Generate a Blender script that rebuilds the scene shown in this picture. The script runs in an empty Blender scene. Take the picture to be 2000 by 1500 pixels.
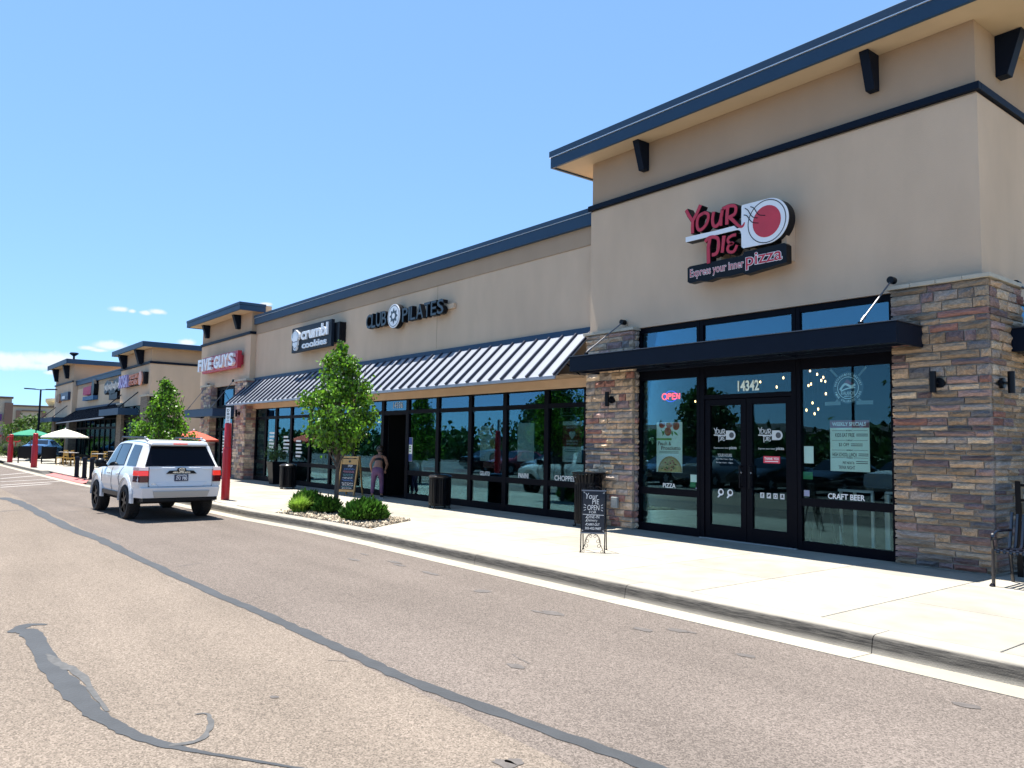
import bpy, bmesh, math, random
import numpy as np
from mathutils import Vector, Matrix, Euler
R = random.Random(7)
SC = bpy.context.scene
COL = SC.collection
PI = math.pi
# ---------------------------------------------------------------- camera
YAW, PITCH, ROLL, FOC = math.radians(51.6286), math.radians(4.38985), math.radians(0.96567), 1533.0 / 2000.0
CAM = Vector((0, 0, 1.65))
_f = Vector((-math.sin(YAW) * math.cos(PITCH), math.cos(YAW) * math.cos(PITCH), math.sin(PITCH)))
_r = Vector((math.cos(YAW), math.sin(YAW), 0))
_u = _r.cross(_f)
RT = math.cos(ROLL) * _r + math.sin(ROLL) * _u
UP = -math.sin(ROLL) * _r + math.cos(ROLL) * _u
cd = bpy.data.cameras.new('camera')
cd.sensor_fit = 'HORIZONTAL'; cd.sensor_width = 36; cd.lens = 36 * FOC
cd.clip_start = 0.05; cd.clip_end = 3000
cam = bpy.data.objects.new('camera', cd); COL.objects.link(cam)
M3 = Matrix((RT, UP, -_f)).transposed()
cam.matrix_world = Matrix.Translation(CAM) @ M3.to_4x4()
SC.camera = cam

def ray(px, py):
    return RT * ((px - 1000) / 1533.0) + UP * (-(py - 750) / 1533.0) + _f
def wp(px, py, Y):                     # point of a facade plane y = Y
    d = ray(px, py); p = CAM + d * (Y / d.y); return p
def gp(px, py, z=0.0):                 # point of the ground plane
    d = ray(px, py); return CAM + d * ((z - CAM.z) / d.z)
# ---------------------------------------------------------------- light
SUN = Vector((-0.26, -0.03, 1.0)).normalized()
sl = bpy.data.lights.new('sun', 'SUN'); sl.energy = 5.0; sl.angle = math.radians(0.5); sl.color = (1, 0.955, 0.88)
so = bpy.data.objects.new('sun', sl); COL.objects.link(so); so.rotation_euler = SUN.to_track_quat('Z', 'Y').to_euler(); so.location = (0, 0, 60)
SC.view_settings.view_transform = 'Standard'; SC.view_settings.look = 'None'
SC.view_settings.gamma = 1; SC.view_settings.use_curve_mapping = False
SC.view_settings.exposure = 1.27
W = bpy.data.worlds.new('World'); SC.world = W; W.use_nodes = True
nt = W.node_tree; nt.nodes.clear()
def wn(t, **k):
    n = nt.nodes.new(t)
    for a, b in k.items(): setattr(n, a, b)
    return n
def wm(op, a, b=None, c=None):
    n = wn('ShaderNodeMath', operation=op)
    for i, x in enumerate((a, b, c)):
        if x is None: continue
        if isinstance(x, (int, float)): n.inputs[i].default_value = x
        else: nt.links.new(x, n.inputs[i])
    return n.outputs[0]
sky = wn('ShaderNodeTexSky', sky_type='NISHITA', sun_disc=False)
sky.sun_elevation = math.asin(SUN.z); sky.sun_rotation = math.atan2(SUN.x, SUN.y)
sky.altitude = 2600; sky.air_density = 0.9; sky.dust_density = 0.05; sky.ozone_density = 2.5
tc = wn('ShaderNodeTexCoord'); sx = wn('ShaderNodeSeparateXYZ'); nt.links.new(tc.outputs['Generated'], sx.inputs[0])
az = wm('ARCTAN2', sx.outputs[1], wm('MULTIPLY', sx.outputs[0], -1)); el = wm('ARCSINE', sx.outputs[2])
no = wn('ShaderNodeTexNoise'); no.inputs['Scale'].default_value = 34; no.inputs['Detail'].default_value = 7; no.inputs['Roughness'].default_value = 0.62
nt.links.new(tc.outputs['Generated'], no.inputs['Vector'])
cl = None
for (px, py, sa, se) in ((25, 704, .042, .0078), (88, 704, .032, .0072), (60, 713, .04, .0045), (130, 712, .016, .003), (108, 728, .009, .0024), (213, 675, .015, .0045), (172, 680, .009, .0024), (190, 684, .010, .0018),
                         (235, 604, .008, .0026), (258, 608, .004, .0022), (283, 611, .006, .0024), (308, 609, .008, .0026), (520, 594, .006, .0016), (365, 669, .008, .003)):
    d = ray(px, py).normalized(); a0 = math.atan2(d.y, -d.x); e0 = math.asin(d.z)
    u = wm('DIVIDE', wm('SUBTRACT', az, a0), sa * 1.35); v = wm('DIVIDE', wm('SUBTRACT', el, e0), se * 1.35)
    q = wm('EXPONENT', wm('MULTIPLY', wm('ADD', wm('MULTIPLY', u, u), wm('MULTIPLY', v, v)), -1.0))
    cl = q if cl is None else wm('MAXIMUM', cl, q)
cf = wm('MULTIPLY', wm('SUBTRACT', wm('ADD', cl, wm('MULTIPLY', no.outputs['Fac'], 1.5)), 1.10), 1.9)
cf = wm('MULTIPLY', wm('MINIMUM', wm('MAXIMUM', cf, 0.0), 1.0), wm('MINIMUM', wm('MULTIPLY', cl, 6.0), 0.85))
ga = wn('ShaderNodeGamma'); ga.inputs['Gamma'].default_value = 0.45; nt.links.new(sky.outputs[0], ga.inputs['Color'])   # a hazy bright sky: the same compression all over
tn = wn('ShaderNodeVectorMath', operation='MULTIPLY'); tn.inputs[1].default_value = (1.03, 1.56, 2.15); nt.links.new(ga.outputs[0], tn.inputs[0])
mx = wn('ShaderNodeMix', data_type='RGBA'); nt.links.new(cf, mx.inputs['Factor']); nt.links.new(tn.outputs[0], mx.inputs['A']); mx.inputs['B'].default_value = (3.7, 3.8, 3.85, 1)
bg = wn('ShaderNodeBackground'); bg.inputs['Strength'].default_value = 0.115; nt.links.new(mx.outputs['Result'], bg.inputs['Color'])
ow = wn('ShaderNodeOutputWorld'); nt.links.new(bg.outputs[0], ow.inputs['Surface'])
# ---------------------------------------------------------------- helpers
MATS = {}
def mat(name, col, rough=0.7, metal=0.0, spec=0.5, var=0.0, vs=3.0, bump=0.0, bs=60.0, rnd=0.0, island=0.0, emit=0.0, coat=0.0, var2=0.0, vs2=0.5, stretch=None, transl=0.0):
    if name in MATS: return MATS[name]
    m = bpy.data.materials.new(name); m.use_nodes = True; MATS[name] = m
    t = m.node_tree; b = t.nodes['Principled BSDF']; out = t.nodes['Material Output']
    b.inputs['Base Color'].default_value = (*col, 1); b.inputs['Roughness'].default_value = rough
    b.inputs['Metallic'].default_value = metal; b.inputs['Specular IOR Level'].default_value = spec
    b.inputs['Coat Weight'].default_value = coat; b.inputs['Coat Roughness'].default_value = 0.05
    def nd(ty): return t.nodes.new(ty)
    def scale_by(src, fac_socket, amp):
        mr = nd('ShaderNodeMapRange'); mr.inputs['From Min'].default_value = 0.25; mr.inputs['From Max'].default_value = 0.75
        mr.inputs['To Min'].default_value = 1 - amp; mr.inputs['To Max'].default_value = 1 + amp
        t.links.new(fac_socket, mr.inputs['Value'])
        mu = nd('ShaderNodeVectorMath'); mu.operation = 'SCALE'
        t.links.new(src, mu.inputs[0]); t.links.new(mr.outputs[0], mu.inputs['Scale'])
        return mu.outputs[0]
    rgb = nd('ShaderNodeRGB'); rgb.outputs[0].default_value = (*col, 1); c = rgb.outputs[0]
    co = nd('ShaderNodeTexCoord'); vec = co.outputs['Object']
    if stretch:
        mp = nd('ShaderNodeMapping'); mp.inputs['Scale'].default_value = stretch; t.links.new(vec, mp.inputs[0]); vec = mp.outputs[0]
    for amp, s, dt in ((var, vs, 6), (var2, vs2, 4)):
        if amp:
            n = nd('ShaderNodeTexNoise'); n.inputs['Scale'].default_value = s; n.inputs['Detail'].default_value = dt
            t.links.new(vec, n.inputs['Vector']); c = scale_by(c, n.outputs['Fac'], amp)
    if rnd:
        oi = nd('ShaderNodeObjectInfo'); c = scale_by(c, oi.outputs['Random'], rnd)
    if island:
        ge = nd('ShaderNodeNewGeometry'); c = scale_by(c, ge.outputs['Random Per Island'], island)
    if var or var2 or rnd or island: t.links.new(c, b.inputs['Base Color'])
    if bump:
        n = nd('ShaderNodeTexNoise'); n.inputs['Scale'].default_value = bs; n.inputs['Detail'].default_value = 4
        t.links.new(vec, n.inputs['Vector'])
        bp = nd('ShaderNodeBump'); bp.inputs['Strength'].default_value = bump; bp.inputs['Distance'].default_value = 0.01
        t.links.new(n.outputs['Fac'], bp.inputs['Height']); t.links.new(bp.outputs[0], b.inputs['Normal'])
    if emit:
        b.inputs['Emission Color'].default_value = (*col, 1); b.inputs['Emission Strength'].default_value = emit
    if transl:
        tr = nd('ShaderNodeBsdfTranslucent'); t.links.new(c, tr.inputs['Color'])
        ms = nd('ShaderNodeMixShader'); ms.inputs[0].default_value = transl
        t.links.new(b.outputs[0], ms.inputs[1]); t.links.new(tr.outputs[0], ms.inputs[2]); t.links.new(ms.outputs[0], out.inputs[0])
    return m
def glass(name, tint, refl, fac):
    m = bpy.data.materials.new(name); m.use_nodes = True; t = m.node_tree; t.nodes.clear()
    tr = t.nodes.new('ShaderNodeBsdfTransparent'); tr.inputs[0].default_value = (*tint, 1)
    gl = t.nodes.new('ShaderNodeBsdfGlossy'); gl.inputs['Color'].default_value = (*refl, 1); gl.inputs['Roughness'].default_value = 0.0
    lw = t.nodes.new('ShaderNodeFresnel'); lw.inputs['IOR'].default_value = 1.5
    ma = t.nodes.new('ShaderNodeMath'); ma.operation = 'MULTIPLY_ADD'; ma.inputs[1].default_value = 0.8; ma.inputs[2].default_value = fac; ma.use_clamp = True
    t.links.new(lw.outputs[0], ma.inputs[0])
    ms = t.nodes.new('ShaderNodeMixShader'); t.links.new(ma.outputs[0], ms.inputs[0]); t.links.new(tr.outputs[0], ms.inputs[1]); t.links.new(gl.outputs[0], ms.inputs[2])
    o = t.nodes.new('ShaderNodeOutputMaterial'); t.links.new(ms.outputs[0], o.inputs[0]); return m

OFF = {}                               # thing name -> its base point (parts are written in world coordinates)
def tag(o, label=None, cat=None, group=None, kind=None):
    if label: o['label'] = label
    if cat: o['category'] = cat
    if group: o['group'] = group
    if kind: o['kind'] = kind
    return o
def thing(name, label, cat, loc=(0, 0, 0), rz=0.0, group=None, local=False):
    o = bpy.data.objects.new(name, None); COL.objects.link(o); o.location = loc; o.rotation_euler = (0, 0, rz)
    o.empty_display_size = 0.2
    OFF[o.name] = Vector((0, 0, 0)) if local else Vector(loc)
    return tag(o, label, cat, group)
def root_off(p):
    while p.parent is not None: p = p.parent
    return OFF.get(p.name, Vector((0, 0, 0)))
def link(name, me, parent=None):
    o = bpy.data.objects.new(name, me); COL.objects.link(o)
    if parent is not None: o.parent = parent
    return o
class MB:
    def __init__(s): s.v = []; s.f = []; s.m = []
    def add(s, vs, fs, mi=0):
        b = len(s.v); s.v += [tuple(v) for v in vs]; s.f += [[b + i for i in f] for f in fs]; s.m += [mi] * len(fs); return s
    def box(s, x0, x1, y0, y1, z0, z1, mi=0):
        if x0 > x1: x0, x1 = x1, x0
        if y0 > y1: y0, y1 = y1, y0
        if z0 > z1: z0, z1 = z1, z0
        return s.add([(x0, y0, z0), (x1, y0, z0), (x1, y1, z0), (x0, y1, z0), (x0, y0, z1), (x1, y0, z1), (x1, y1, z1), (x0, y1, z1)],
                     [(0, 3, 2, 1), (4, 5, 6, 7), (0, 1, 5, 4), (1, 2, 6, 5), (2, 3, 7, 6), (3, 0, 4, 7)], mi)
    def hexa(s, p, mi=0):              # eight corners, bottom ring then top ring
        return s.add(p, [(0, 3, 2, 1), (4, 5, 6, 7), (0, 1, 5, 4), (1, 2, 6, 5), (2, 3, 7, 6), (3, 0, 4, 7)], mi)
    def bar(s, a, b, r, mi=0, n=8, r2=None, cap=True):
        a = Vector(a); b = Vector(b); d = b - a
        if d.length < 1e-6: return s
        q = d.to_track_quat('Z', 'Y'); r2 = r if r2 is None else r2; vs = []
        for k in range(n):
            an = 2 * PI * k / n; vs.append(a + q @ Vector((r * math.cos(an), r * math.sin(an), 0)))
        for k in range(n):
            an = 2 * PI * k / n; vs.append(b + q @ Vector((r2 * math.cos(an), r2 * math.sin(an), 0)))
        fs = [(k, (k + 1) % n, n + (k + 1) % n, n + k) for k in range(n)]
        if cap: fs += [tuple(range(n))[::-1], tuple(range(n, 2 * n))]
        return s.add(vs, fs, mi)
    def beam(s, a, b, w, h, mi=0):     # rectangular bar
        a = Vector(a); b = Vector(b); q = (b - a).to_track_quat('Z', 'Y'); L = (b - a).length
        c = [(-w / 2, -h / 2), (w / 2, -h / 2), (w / 2, h / 2), (-w / 2, h / 2)]
        return s.hexa([a + q @ Vector((x, y, 0)) for x, y in c] + [a + q @ Vector((x, y, L)) for x, y in c], mi)
    def tube(s, pts, r, mi=0, n=6):
        for a, b in zip(pts[:-1], pts[1:]): s.bar(a, b, r, mi, n)
        return s
    def lathe(s, prof, c, n=16, mi=0):
        vs = []; fs = []
        for r, z in prof:
            for k in range(n):
                an = 2 * PI * k / n; vs.append((c[0] + r * math.cos(an), c[1] + r * math.sin(an), c[2] + z))
        for i in range(len(prof) - 1):
            for k in range(n): fs.append((i * n + k, i * n + (k + 1) % n, (i + 1) * n + (k + 1) % n, (i + 1) * n + k))
        fs.append(tuple(range(n))[::-1]); fs.append(tuple(range((len(prof) - 1) * n, len(prof) * n)))
        return s.add(vs, fs, mi)
    def prism(s, poly, fa, fb, mi=0):  # poly: list of 2D points, fa/fb map a 2D point to the two ends
        n = len(poly); vs = [fa(*p) for p in poly] + [fb(*p) for p in poly]
        fs = [tuple(range(n)), tuple(range(n, 2 * n))[::-1]] + [(k, n + k, n + (k + 1) % n, (k + 1) % n) for k in range(n)]
        return s.add(vs, fs, mi)
    def facade(s, poly, y0, y1, mi=0): # polygon in (x, z), from y0 (front) to y1
        return s.prism(poly, lambda x, z: (x, y0, z), lambda x, z: (x, y1, z), mi)
    def sphere(s, c, r, n=8, mi=0, sz=1.0):
        m = n // 2; return s.lathe([(max(1e-4, r * math.sin(PI * i / m)), -r * sz * math.cos(PI * i / m)) for i in range(m + 1)], c, n, mi)
    def mesh(s, name, mats, off=Vector((0, 0, 0)), smooth=None, fix=True):
        me = bpy.data.meshes.new(name)
        me.from_pydata([(v[0] - off.x, v[1] - off.y, v[2] - off.z) for v in s.v], [], s.f)
        for m in (mats if isinstance(mats, (list, tuple)) else [mats]): me.materials.append(m)
        if len(me.materials) > 1: me.polygons.foreach_set('material_index', s.m)
        if fix:
            b = bmesh.new(); b.from_mesh(me); bmesh.ops.recalc_face_normals(b, faces=b.faces); b.to_mesh(me); b.free()
        if smooth is not None:
            me.polygons.foreach_set('use_smooth', [True] * len(me.polygons)); me.set_sharp_from_angle(angle=math.radians(smooth))
        me.update(); return me
    def build(s, name, mats, parent=None, smooth=None, bevel=0.0, fix=True):
        off = root_off(parent) if parent is not None else Vector((0, 0, 0))
        o = link(name, s.mesh(name, mats, off, smooth, fix), parent)
        if bevel:
            md = o.modifiers.new('bevel', 'BEVEL'); md.width = bevel; md.segments = 2; md.limit_method = 'ANGLE'; md.angle_limit = math.radians(40)
        return o
def struct(name, mb, m, parent=None, **k):
    o = mb.build(name, m, parent, **k)
    if parent is None: o['kind'] = 'structure'
    return o
def stuff(o): o['kind'] = 'stuff'; return o
FACE = {'-Y': Euler((PI / 2, 0, 0)).to_matrix(), '+X': Euler((PI / 2, 0, PI / 2)).to_matrix(), '+Z': Matrix.Identity(3)}
TXT = {}
def text_mesh(s, ext=0.0, bold=0.0, shear=0.0):
    k = (s, round(ext, 4), round(bold, 4), shear)
    if k in TXT: return TXT[k]
    c = bpy.data.curves.new('t', 'FONT'); c.body = s; c.size = 1; c.extrude = ext; c.offset = bold; c.shear = shear; c.resolution_u = 3
    o = bpy.data.objects.new('t', c); COL.objects.link(o)
    dg = bpy.context.evaluated_depsgraph_get(); me = bpy.data.meshes.new_from_object(o.evaluated_get(dg))
    vs = np.array([v.co[:] for v in me.vertices]) if len(me.vertices) else np.zeros((1, 3)); fs = [list(p.vertices) for p in me.polygons]
    bpy.data.objects.remove(o); bpy.data.curves.remove(c); bpy.data.meshes.remove(me)
    TXT[k] = (vs, fs); return TXT[k]
def text_into(mb, s, x0, x1, z0, z1, y, ext=0.001, bold=0.0, shear=0.0, face='-Y', mi=0, rot=0.0, basis=None):
    """lettering fitted to the rectangle x0..x1, z0..z1 of the plane y (or of any basis: origin, u, v, n)"""
    vs, fs = text_mesh(s, 0.5, bold, shear)
    mn = vs.min(0); mxx = vs.max(0); w = max(1e-6, mxx[0] - mn[0]); h = max(1e-6, mxx[1] - mn[1]); out = []
    for v in vs:
        u = x0 + (v[0] - mn[0]) / w * (x1 - x0); q = z0 + (v[1] - mn[1]) / h * (z1 - z0); d = v[2] * 2 * ext
        if basis: o, bu, bv, bn = basis; out.append(o + bu * u + bv * q + bn * d)
        else: out.append((u, y - d, q))
    mb.add(out, fs, mi); return mb
def stroke_into(mb, pts, w, fmap, d0, d1, mi=0):
    """brush stroke: ribbon polygon through 2D pts with widths w, extruded from depth d0 to d1"""
    n = len(pts); ws = w if isinstance(w, (list, tuple)) else [w] * n; Lf = []; Rt = []
    for i in range(n):
        a = Vector(pts[max(0, i - 1)]); b = Vector(pts[min(n - 1, i + 1)]); t = (b - a)
        t = t.normalized() if t.length > 1e-9 else Vector((1, 0)); nn = Vector((-t.y, t.x)) * ws[i] / 2; p = Vector(pts[i])
        Lf.append(p + nn); Rt.append(p - nn)
    for i in range(n - 1):
        q = [Lf[i], Lf[i + 1], Rt[i + 1], Rt[i]]
        mb.add([fmap(p.x, p.y, d0) for p in q] + [fmap(p.x, p.y, d1) for p in q], [(0, 1, 2, 3), (7, 6, 5, 4), (0, 4, 5, 1), (1, 5, 6, 2), (2, 6, 7, 3), (3, 7, 4, 0)], mi)
def circle(cx, cy, r, n=24, ry=None, a0=0, a1=2 * PI, close=False):
    ry = r if ry is None else ry; k = n + (1 if close else 0)
    return [(cx + r * math.cos(a0 + (a1 - a0) * i / n), cy + ry * math.sin(a0 + (a1 - a0) * i / n)) for i in range(k)]
def smooth_path(p, k=4):
    out = []
    for i in range(len(p) - 1):
        p0 = p[max(0, i - 1)]; p1 = p[i]; p2 = p[i + 1]; p3 = p[min(len(p) - 1, i + 2)]
        for j in range(k):
            t = j / k
            out.append(tuple(0.5 * ((2 * p1[c]) + (-p0[c] + p2[c]) * t + (2 * p0[c] - 5 * p1[c] + 4 * p2[c] - p3[c]) * t * t + (-p0[c] + 3 * p1[c] - 3 * p2[c] + p3[c]) * t ** 3) for c in range(len(p1))))
    out.append(tuple(p[-1])); return out
def copy_tree(o, parent=None):
    c = o.copy(); COL.objects.link(c); c.parent = parent
    OFF[c.name] = Vector((0, 0, 0))
    for ch in list(o.children): copy_tree(ch, c)
    return c
# ---------------------------------------------------------------- materials
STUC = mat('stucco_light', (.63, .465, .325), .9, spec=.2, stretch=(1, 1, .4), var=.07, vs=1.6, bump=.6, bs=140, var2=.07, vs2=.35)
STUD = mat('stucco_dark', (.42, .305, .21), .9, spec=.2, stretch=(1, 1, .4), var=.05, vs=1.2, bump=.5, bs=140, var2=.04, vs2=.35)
SOFF = mat('soffit_stucco', (.52, .40, .265), .9, spec=.2, var=.05, vs=2, bump=.3, bs=140)
SLATE = mat('slate_metal', (.021, .055, .105), .5, spec=.25, var=.06, vs=2)
NAVY = mat('dark_metal', (.0045, .009, .020), .5, spec=.12, var=.1, vs=3)
BLACK = mat('black_paint', (.004, .0045, .007), .35, spec=.22)
FRAME = mat('window_frame_black', (.0025, .003, .0065), .5, spec=.09)
RIB = mat('awning_metal', (.30, .32, .365), .42, metal=.15, var=.05, vs=4)
LIMES = mat('cap_limestone', (.47, .42, .33), .85, var=.10, vs=6, bump=.3, bs=40)
MORT = mat('mortar', (.30, .29, .265), .95, var=.15, vs=20, bump=.6, bs=90)
GLS = glass('storefront_glass', (.92, .99, .975), (.36, .66, .78), .022)
GLSU = glass('transom_glass', (.55, .70, .74), (.36, .70, .90), .14)
WHITE = mat('white_vinyl', (.82, .84, .83), .5)
SIGNW = mat('sign_white', (.80, .82, .84), .35, var=.02)
SIGNR = mat('sign_red', (.50, .022, .045), .35)
SIGNB = mat('sign_black', (.004, .005, .008), .4, spec=.2)
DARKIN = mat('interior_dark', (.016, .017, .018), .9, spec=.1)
CONC = mat('sidewalk_concrete', (.320, .294, .246), .9, spec=.25, var=.15, vs=2.6, bump=.25, bs=200, rnd=.07, var2=.12, vs2=.6)
RED = mat('bollard_red', (.42, .012, .020), .35, var=.06, vs=2)
WOOD = mat('pine_wood', (.46, .29, .11), .6, var=.14, vs=9, stretch=(1, 1, .15))
BARK = mat('bark', (.10, .08, .068), .95, var=.25, vs=18, bump=.8, bs=50, stretch=(1, 1, .3))
LEAF = mat('maple_leaf', (.105, .235, .015), .42, spec=.55, island=.70, transl=.42)
LEAF2 = mat('tree_leaf_dark', (.030, .085, .016), .6, island=.5, transl=.25)
SHRUB = mat('shrub_leaf', (.055, .145, .018), .6, spec=.3, island=.6, transl=.25)
GRASS = mat('grass_blade', (.26, .42, .055), .5, island=.45, transl=.35)
ROCK = mat('landscape_rock', (.40, .335, .245), .9, island=.5, var=.15, vs=20)
TYRE = mat('tyre_rubber', (.010, .010, .011), .8, bump=.3, bs=40)
CARW = mat('white_car_paint', (.73, .735, .745), .18, coat=.6)
CGLASS = mat('car_glass', (.006, .008, .012), .03, spec=.8)
RGLASS = mat('privacy_glass', (.003, .003, .007), .06, spec=.14)
CHROME = mat('chrome', (.62, .62, .64), .15, metal=1)
SILV = mat('silver_plastic', (.42, .44, .44), .4, metal=.4)
STONES = [mat('stone_' + n, c, .92, spec=.15, var=.42, vs=6, var2=.22, vs2=22, bump=1.0, bs=26, rnd=.22) for n, c in (
    ('tan', (.430, .310, .210)), ('grey', (.345, .285, .240)), ('mauve', (.340, .230, .200)), ('red', (.300, .155, .125)), ('slate', (.160, .150, .150)),
    ('cream', (.560, .435, .310)), ('olive', (.330, .255, .185)), ('purple', (.230, .165, .160)), ('buff', (.490, .350, .240)))]
# ---------------------------------------------------------------- ground, roads, kerb
def road_mat(name, col, dark):
    m = mat(name, col, .95, spec=.15, var2=.09, vs2=.45)
    t = m.node_tree; b = t.nodes['Principled BSDF']; src = b.inputs['Base Color'].links[0].from_socket
    co = t.nodes.new('ShaderNodeTexCoord')
    def nz(ty, s, **k):
        n = t.nodes.new(ty); n.inputs['Scale'].default_value = s; t.links.new(co.outputs['Object'], n.inputs['Vector'])
        for a, v in k.items(): n.inputs[a].default_value = v
        return n
    v = nz('ShaderNodeTexVoronoi', 105.0); n2 = nz('ShaderNodeTexNoise', 38.0, Detail=8.0, Roughness=.75); n3 = nz('ShaderNodeTexNoise', 1.3, Detail=5.0); mpp = t.nodes.new('ShaderNodeMapping'); mpp.inputs['Scale'].default_value = (.12, 1.1, 1); t.links.new(co.outputs['Object'], mpp.inputs[0]); t.links.new(mpp.outputs[0], n3.inputs['Vector'])
    bw = t.nodes.new('ShaderNodeSeparateColor'); t.links.new(v.outputs['Color'], bw.inputs[0])
    mr = t.nodes.new('ShaderNodeMapRange'); mr.inputs['To Min'].default_value = .58; mr.inputs['To Max'].default_value = 1.42; t.links.new(bw.outputs[0], mr.inputs[0])
    m2 = t.nodes.new('ShaderNodeMapRange'); m2.inputs['From Min'].default_value = .3; m2.inputs['From Max'].default_value = .7; m2.inputs['To Min'].default_value = .82; m2.inputs['To Max'].default_value = 1.16; t.links.new(n2.outputs['Fac'], m2.inputs[0])
    m3 = t.nodes.new('ShaderNodeMapRange'); m3.inputs['From Min'].default_value = .3; m3.inputs['From Max'].default_value = .7; m3.inputs['To Min'].default_value = .90; m3.inputs['To Max'].default_value = 1.08; t.links.new(n3.outputs['Fac'], m3.inputs[0])
    a = t.nodes.new('ShaderNodeMath'); a.operation = 'MULTIPLY'; t.links.new(mr.outputs[0], a.inputs[0]); t.links.new(m2.outputs[0], a.inputs[1])
    a2 = t.nodes.new('ShaderNodeMath'); a2.operation = 'MULTIPLY'; t.links.new(a.outputs[0], a2.inputs[0]); t.links.new(m3.outputs[0], a2.inputs[1])
    sc = t.nodes.new('ShaderNodeVectorMath'); sc.operation = 'SCALE'; t.links.new(src, sc.inputs[0]); t.links.new(a2.outputs[0], sc.inputs['Scale'])
    # a few dark chips
    n4 = nz('ShaderNodeTexVoronoi', 11.0, Randomness=1.0); lt = t.nodes.new('ShaderNodeMath'); lt.operation = 'LESS_THAN'; lt.inputs[1].default_value = .040; t.links.new(n4.outputs['Distance'], lt.inputs[0])
    mx = t.nodes.new('ShaderNodeMix'); mx.data_type = 'RGBA'; mx.inputs['B'].default_value = (*dark, 1); t.links.new(lt.outputs[0], mx.inputs['Factor']); t.links.new(sc.outputs[0], mx.inputs['A'])
    t.links.new(mx.outputs['Result'], b.inputs['Base Color'])
    bp = t.nodes.new('ShaderNodeBump'); bp.inputs['Strength'].default_value = .9; bp.inputs['Distance'].default_value = .006; t.links.new(bw.outputs[0], bp.inputs['Height']); t.links.new(bp.outputs[0], b.inputs['Normal'])
    return m
ROADN = road_mat('chipseal_tan', (.192, .158, .128), (.055, .065, .06))
ROADF = road_mat('chipseal_mauve', (.158, .132, .114), (.05, .055, .05))
EARTH = mat('dry_earth', (.20, .17, .10), .95, var=.2, vs=.3, var2=.2, vs2=.03)
GUTM = mat('gutter_concrete', (.34, .305, .245), .92, spec=.2, var=.10, vs=3, rnd=.05, bump=.3, bs=90)
SEALM = mat('crack_sealant', (.031, .034, .038), .7, var=.22, vs=5, bump=.5, bs=40)
STAIN = mat('oil_stain', (.098, .085, .077), .75, var=.25, vs=14, bump=.8, bs=80)
PAINT = mat('road_paint', (.40, .37, .34), .8, var=.12, vs=8)
REDP = mat('tactile_red', (.42, .13, .12), .85, var=.08, vs=4, bump=.3, bs=60)
RZ = -0.15
struct('ground', MB().box(-1500, 1200, -1200, 1300, -1.2, RZ - .06), EARTH)
# kerb line in plan: (x, y of the kerb face)
KL = [(12, 7.02), (-13.0, 6.98), (-15.3, 6.93), (-16.8, 6.80), (-18.2, 6.68), (-20.5, 6.60), (-25, 6.45), (-31, 6.22), (-34, 6.0), (-42, 5.88), (-50, 5.78), (-58, 5.72), (-90, 5.9)]
def kerb_y(x): return float(np.interp(x, [p[0] for p in KL[::-1]], [p[1] for p in KL[::-1]]))
def road_strip(name, ya, yb, z, m, x0=-130, x1=60):
    xs = [x1, 12] + [p[0] for p in KL[1:]] + [x0]; mb = MB(); A = []; B = []
    for x in xs: A.append((x, ya(x), z)); B.append((x, yb(x), z))
    n = len(xs); mb.add(A + B, [(i, i + 1, n + i + 1, n + i) for i in range(n - 1)]); return struct(name, mb, m)
road = road_strip('road', lambda x: 3.12, lambda x: kerb_y(x) - .36, RZ, ROADF)
lot = struct('parking_lot', MB().add([(-130, -3.4, RZ), (60, -3.4, RZ), (60, 3.12, RZ), (-130, 3.12, RZ)], [(0, 1, 2, 3)]), ROADN)
struct('parking_bays', MB().add([(-130, -75, RZ), (60, -75, RZ), (60, -3.4, RZ), (-130, -3.4, RZ)], [(0, 1, 2, 3)]), mat('dark_asphalt', (.060, .058, .056), .9, var=.2, vs=2))
# kerb stones and gutter pans, cut at the joints of the photograph
KM = mat('kerb_concrete', (.36, .33, .28), .92, spec=.2, var=.10, vs=5, rnd=.05, bump=.4, bs=70)
t = KM.node_tree; b = t.nodes['Principled BSDF']; src = b.inputs['Base Color'].links[0].from_socket        # tyre scuffs along the face
co = t.nodes.new('ShaderNodeTexCoord'); sp = t.nodes.new('ShaderNodeSeparateXYZ'); t.links.new(co.outputs['Object'], sp.inputs[0])
mp = t.nodes.new('ShaderNodeMapping'); mp.inputs['Scale'].default_value = (1.2, 5, 26); t.links.new(co.outputs['Object'], mp.inputs[0])
nz = t.nodes.new('ShaderNodeTexNoise'); nz.inputs['Scale'].default_value = 3; nz.inputs['Detail'].default_value = 8; nz.inputs['Roughness'].default_value = .7; t.links.new(mp.outputs[0], nz.inputs['Vector'])
hz = t.nodes.new('ShaderNodeMapRange'); hz.inputs['From Min'].default_value = -.165; hz.inputs['From Max'].default_value = -.10; t.links.new(sp.outputs[2], hz.inputs[0])
h2 = t.nodes.new('ShaderNodeMapRange'); h2.inputs['From Min'].default_value = .004; h2.inputs['From Max'].default_value = -.016; t.links.new(sp.outputs[2], h2.inputs[0])
ml = t.nodes.new('ShaderNodeMath'); ml.operation = 'MULTIPLY'; t.links.new(hz.outputs[0], ml.inputs[0]); t.links.new(h2.outputs[0], ml.inputs[1])
nr = t.nodes.new('ShaderNodeMapRange'); nr.inputs['From Min'].default_value = .30; nr.inputs['From Max'].default_value = .66; nr.inputs['To Min'].default_value = .62; nr.inputs['To Max'].default_value = 1.0; t.links.new(nz.outputs['Fac'], nr.inputs[0])
m2 = t.nodes.new('ShaderNodeMath'); m2.operation = 'MULTIPLY'; t.links.new(ml.outputs[0], m2.inputs[0]); t.links.new(nr.outputs[0], m2.inputs[1])
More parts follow.
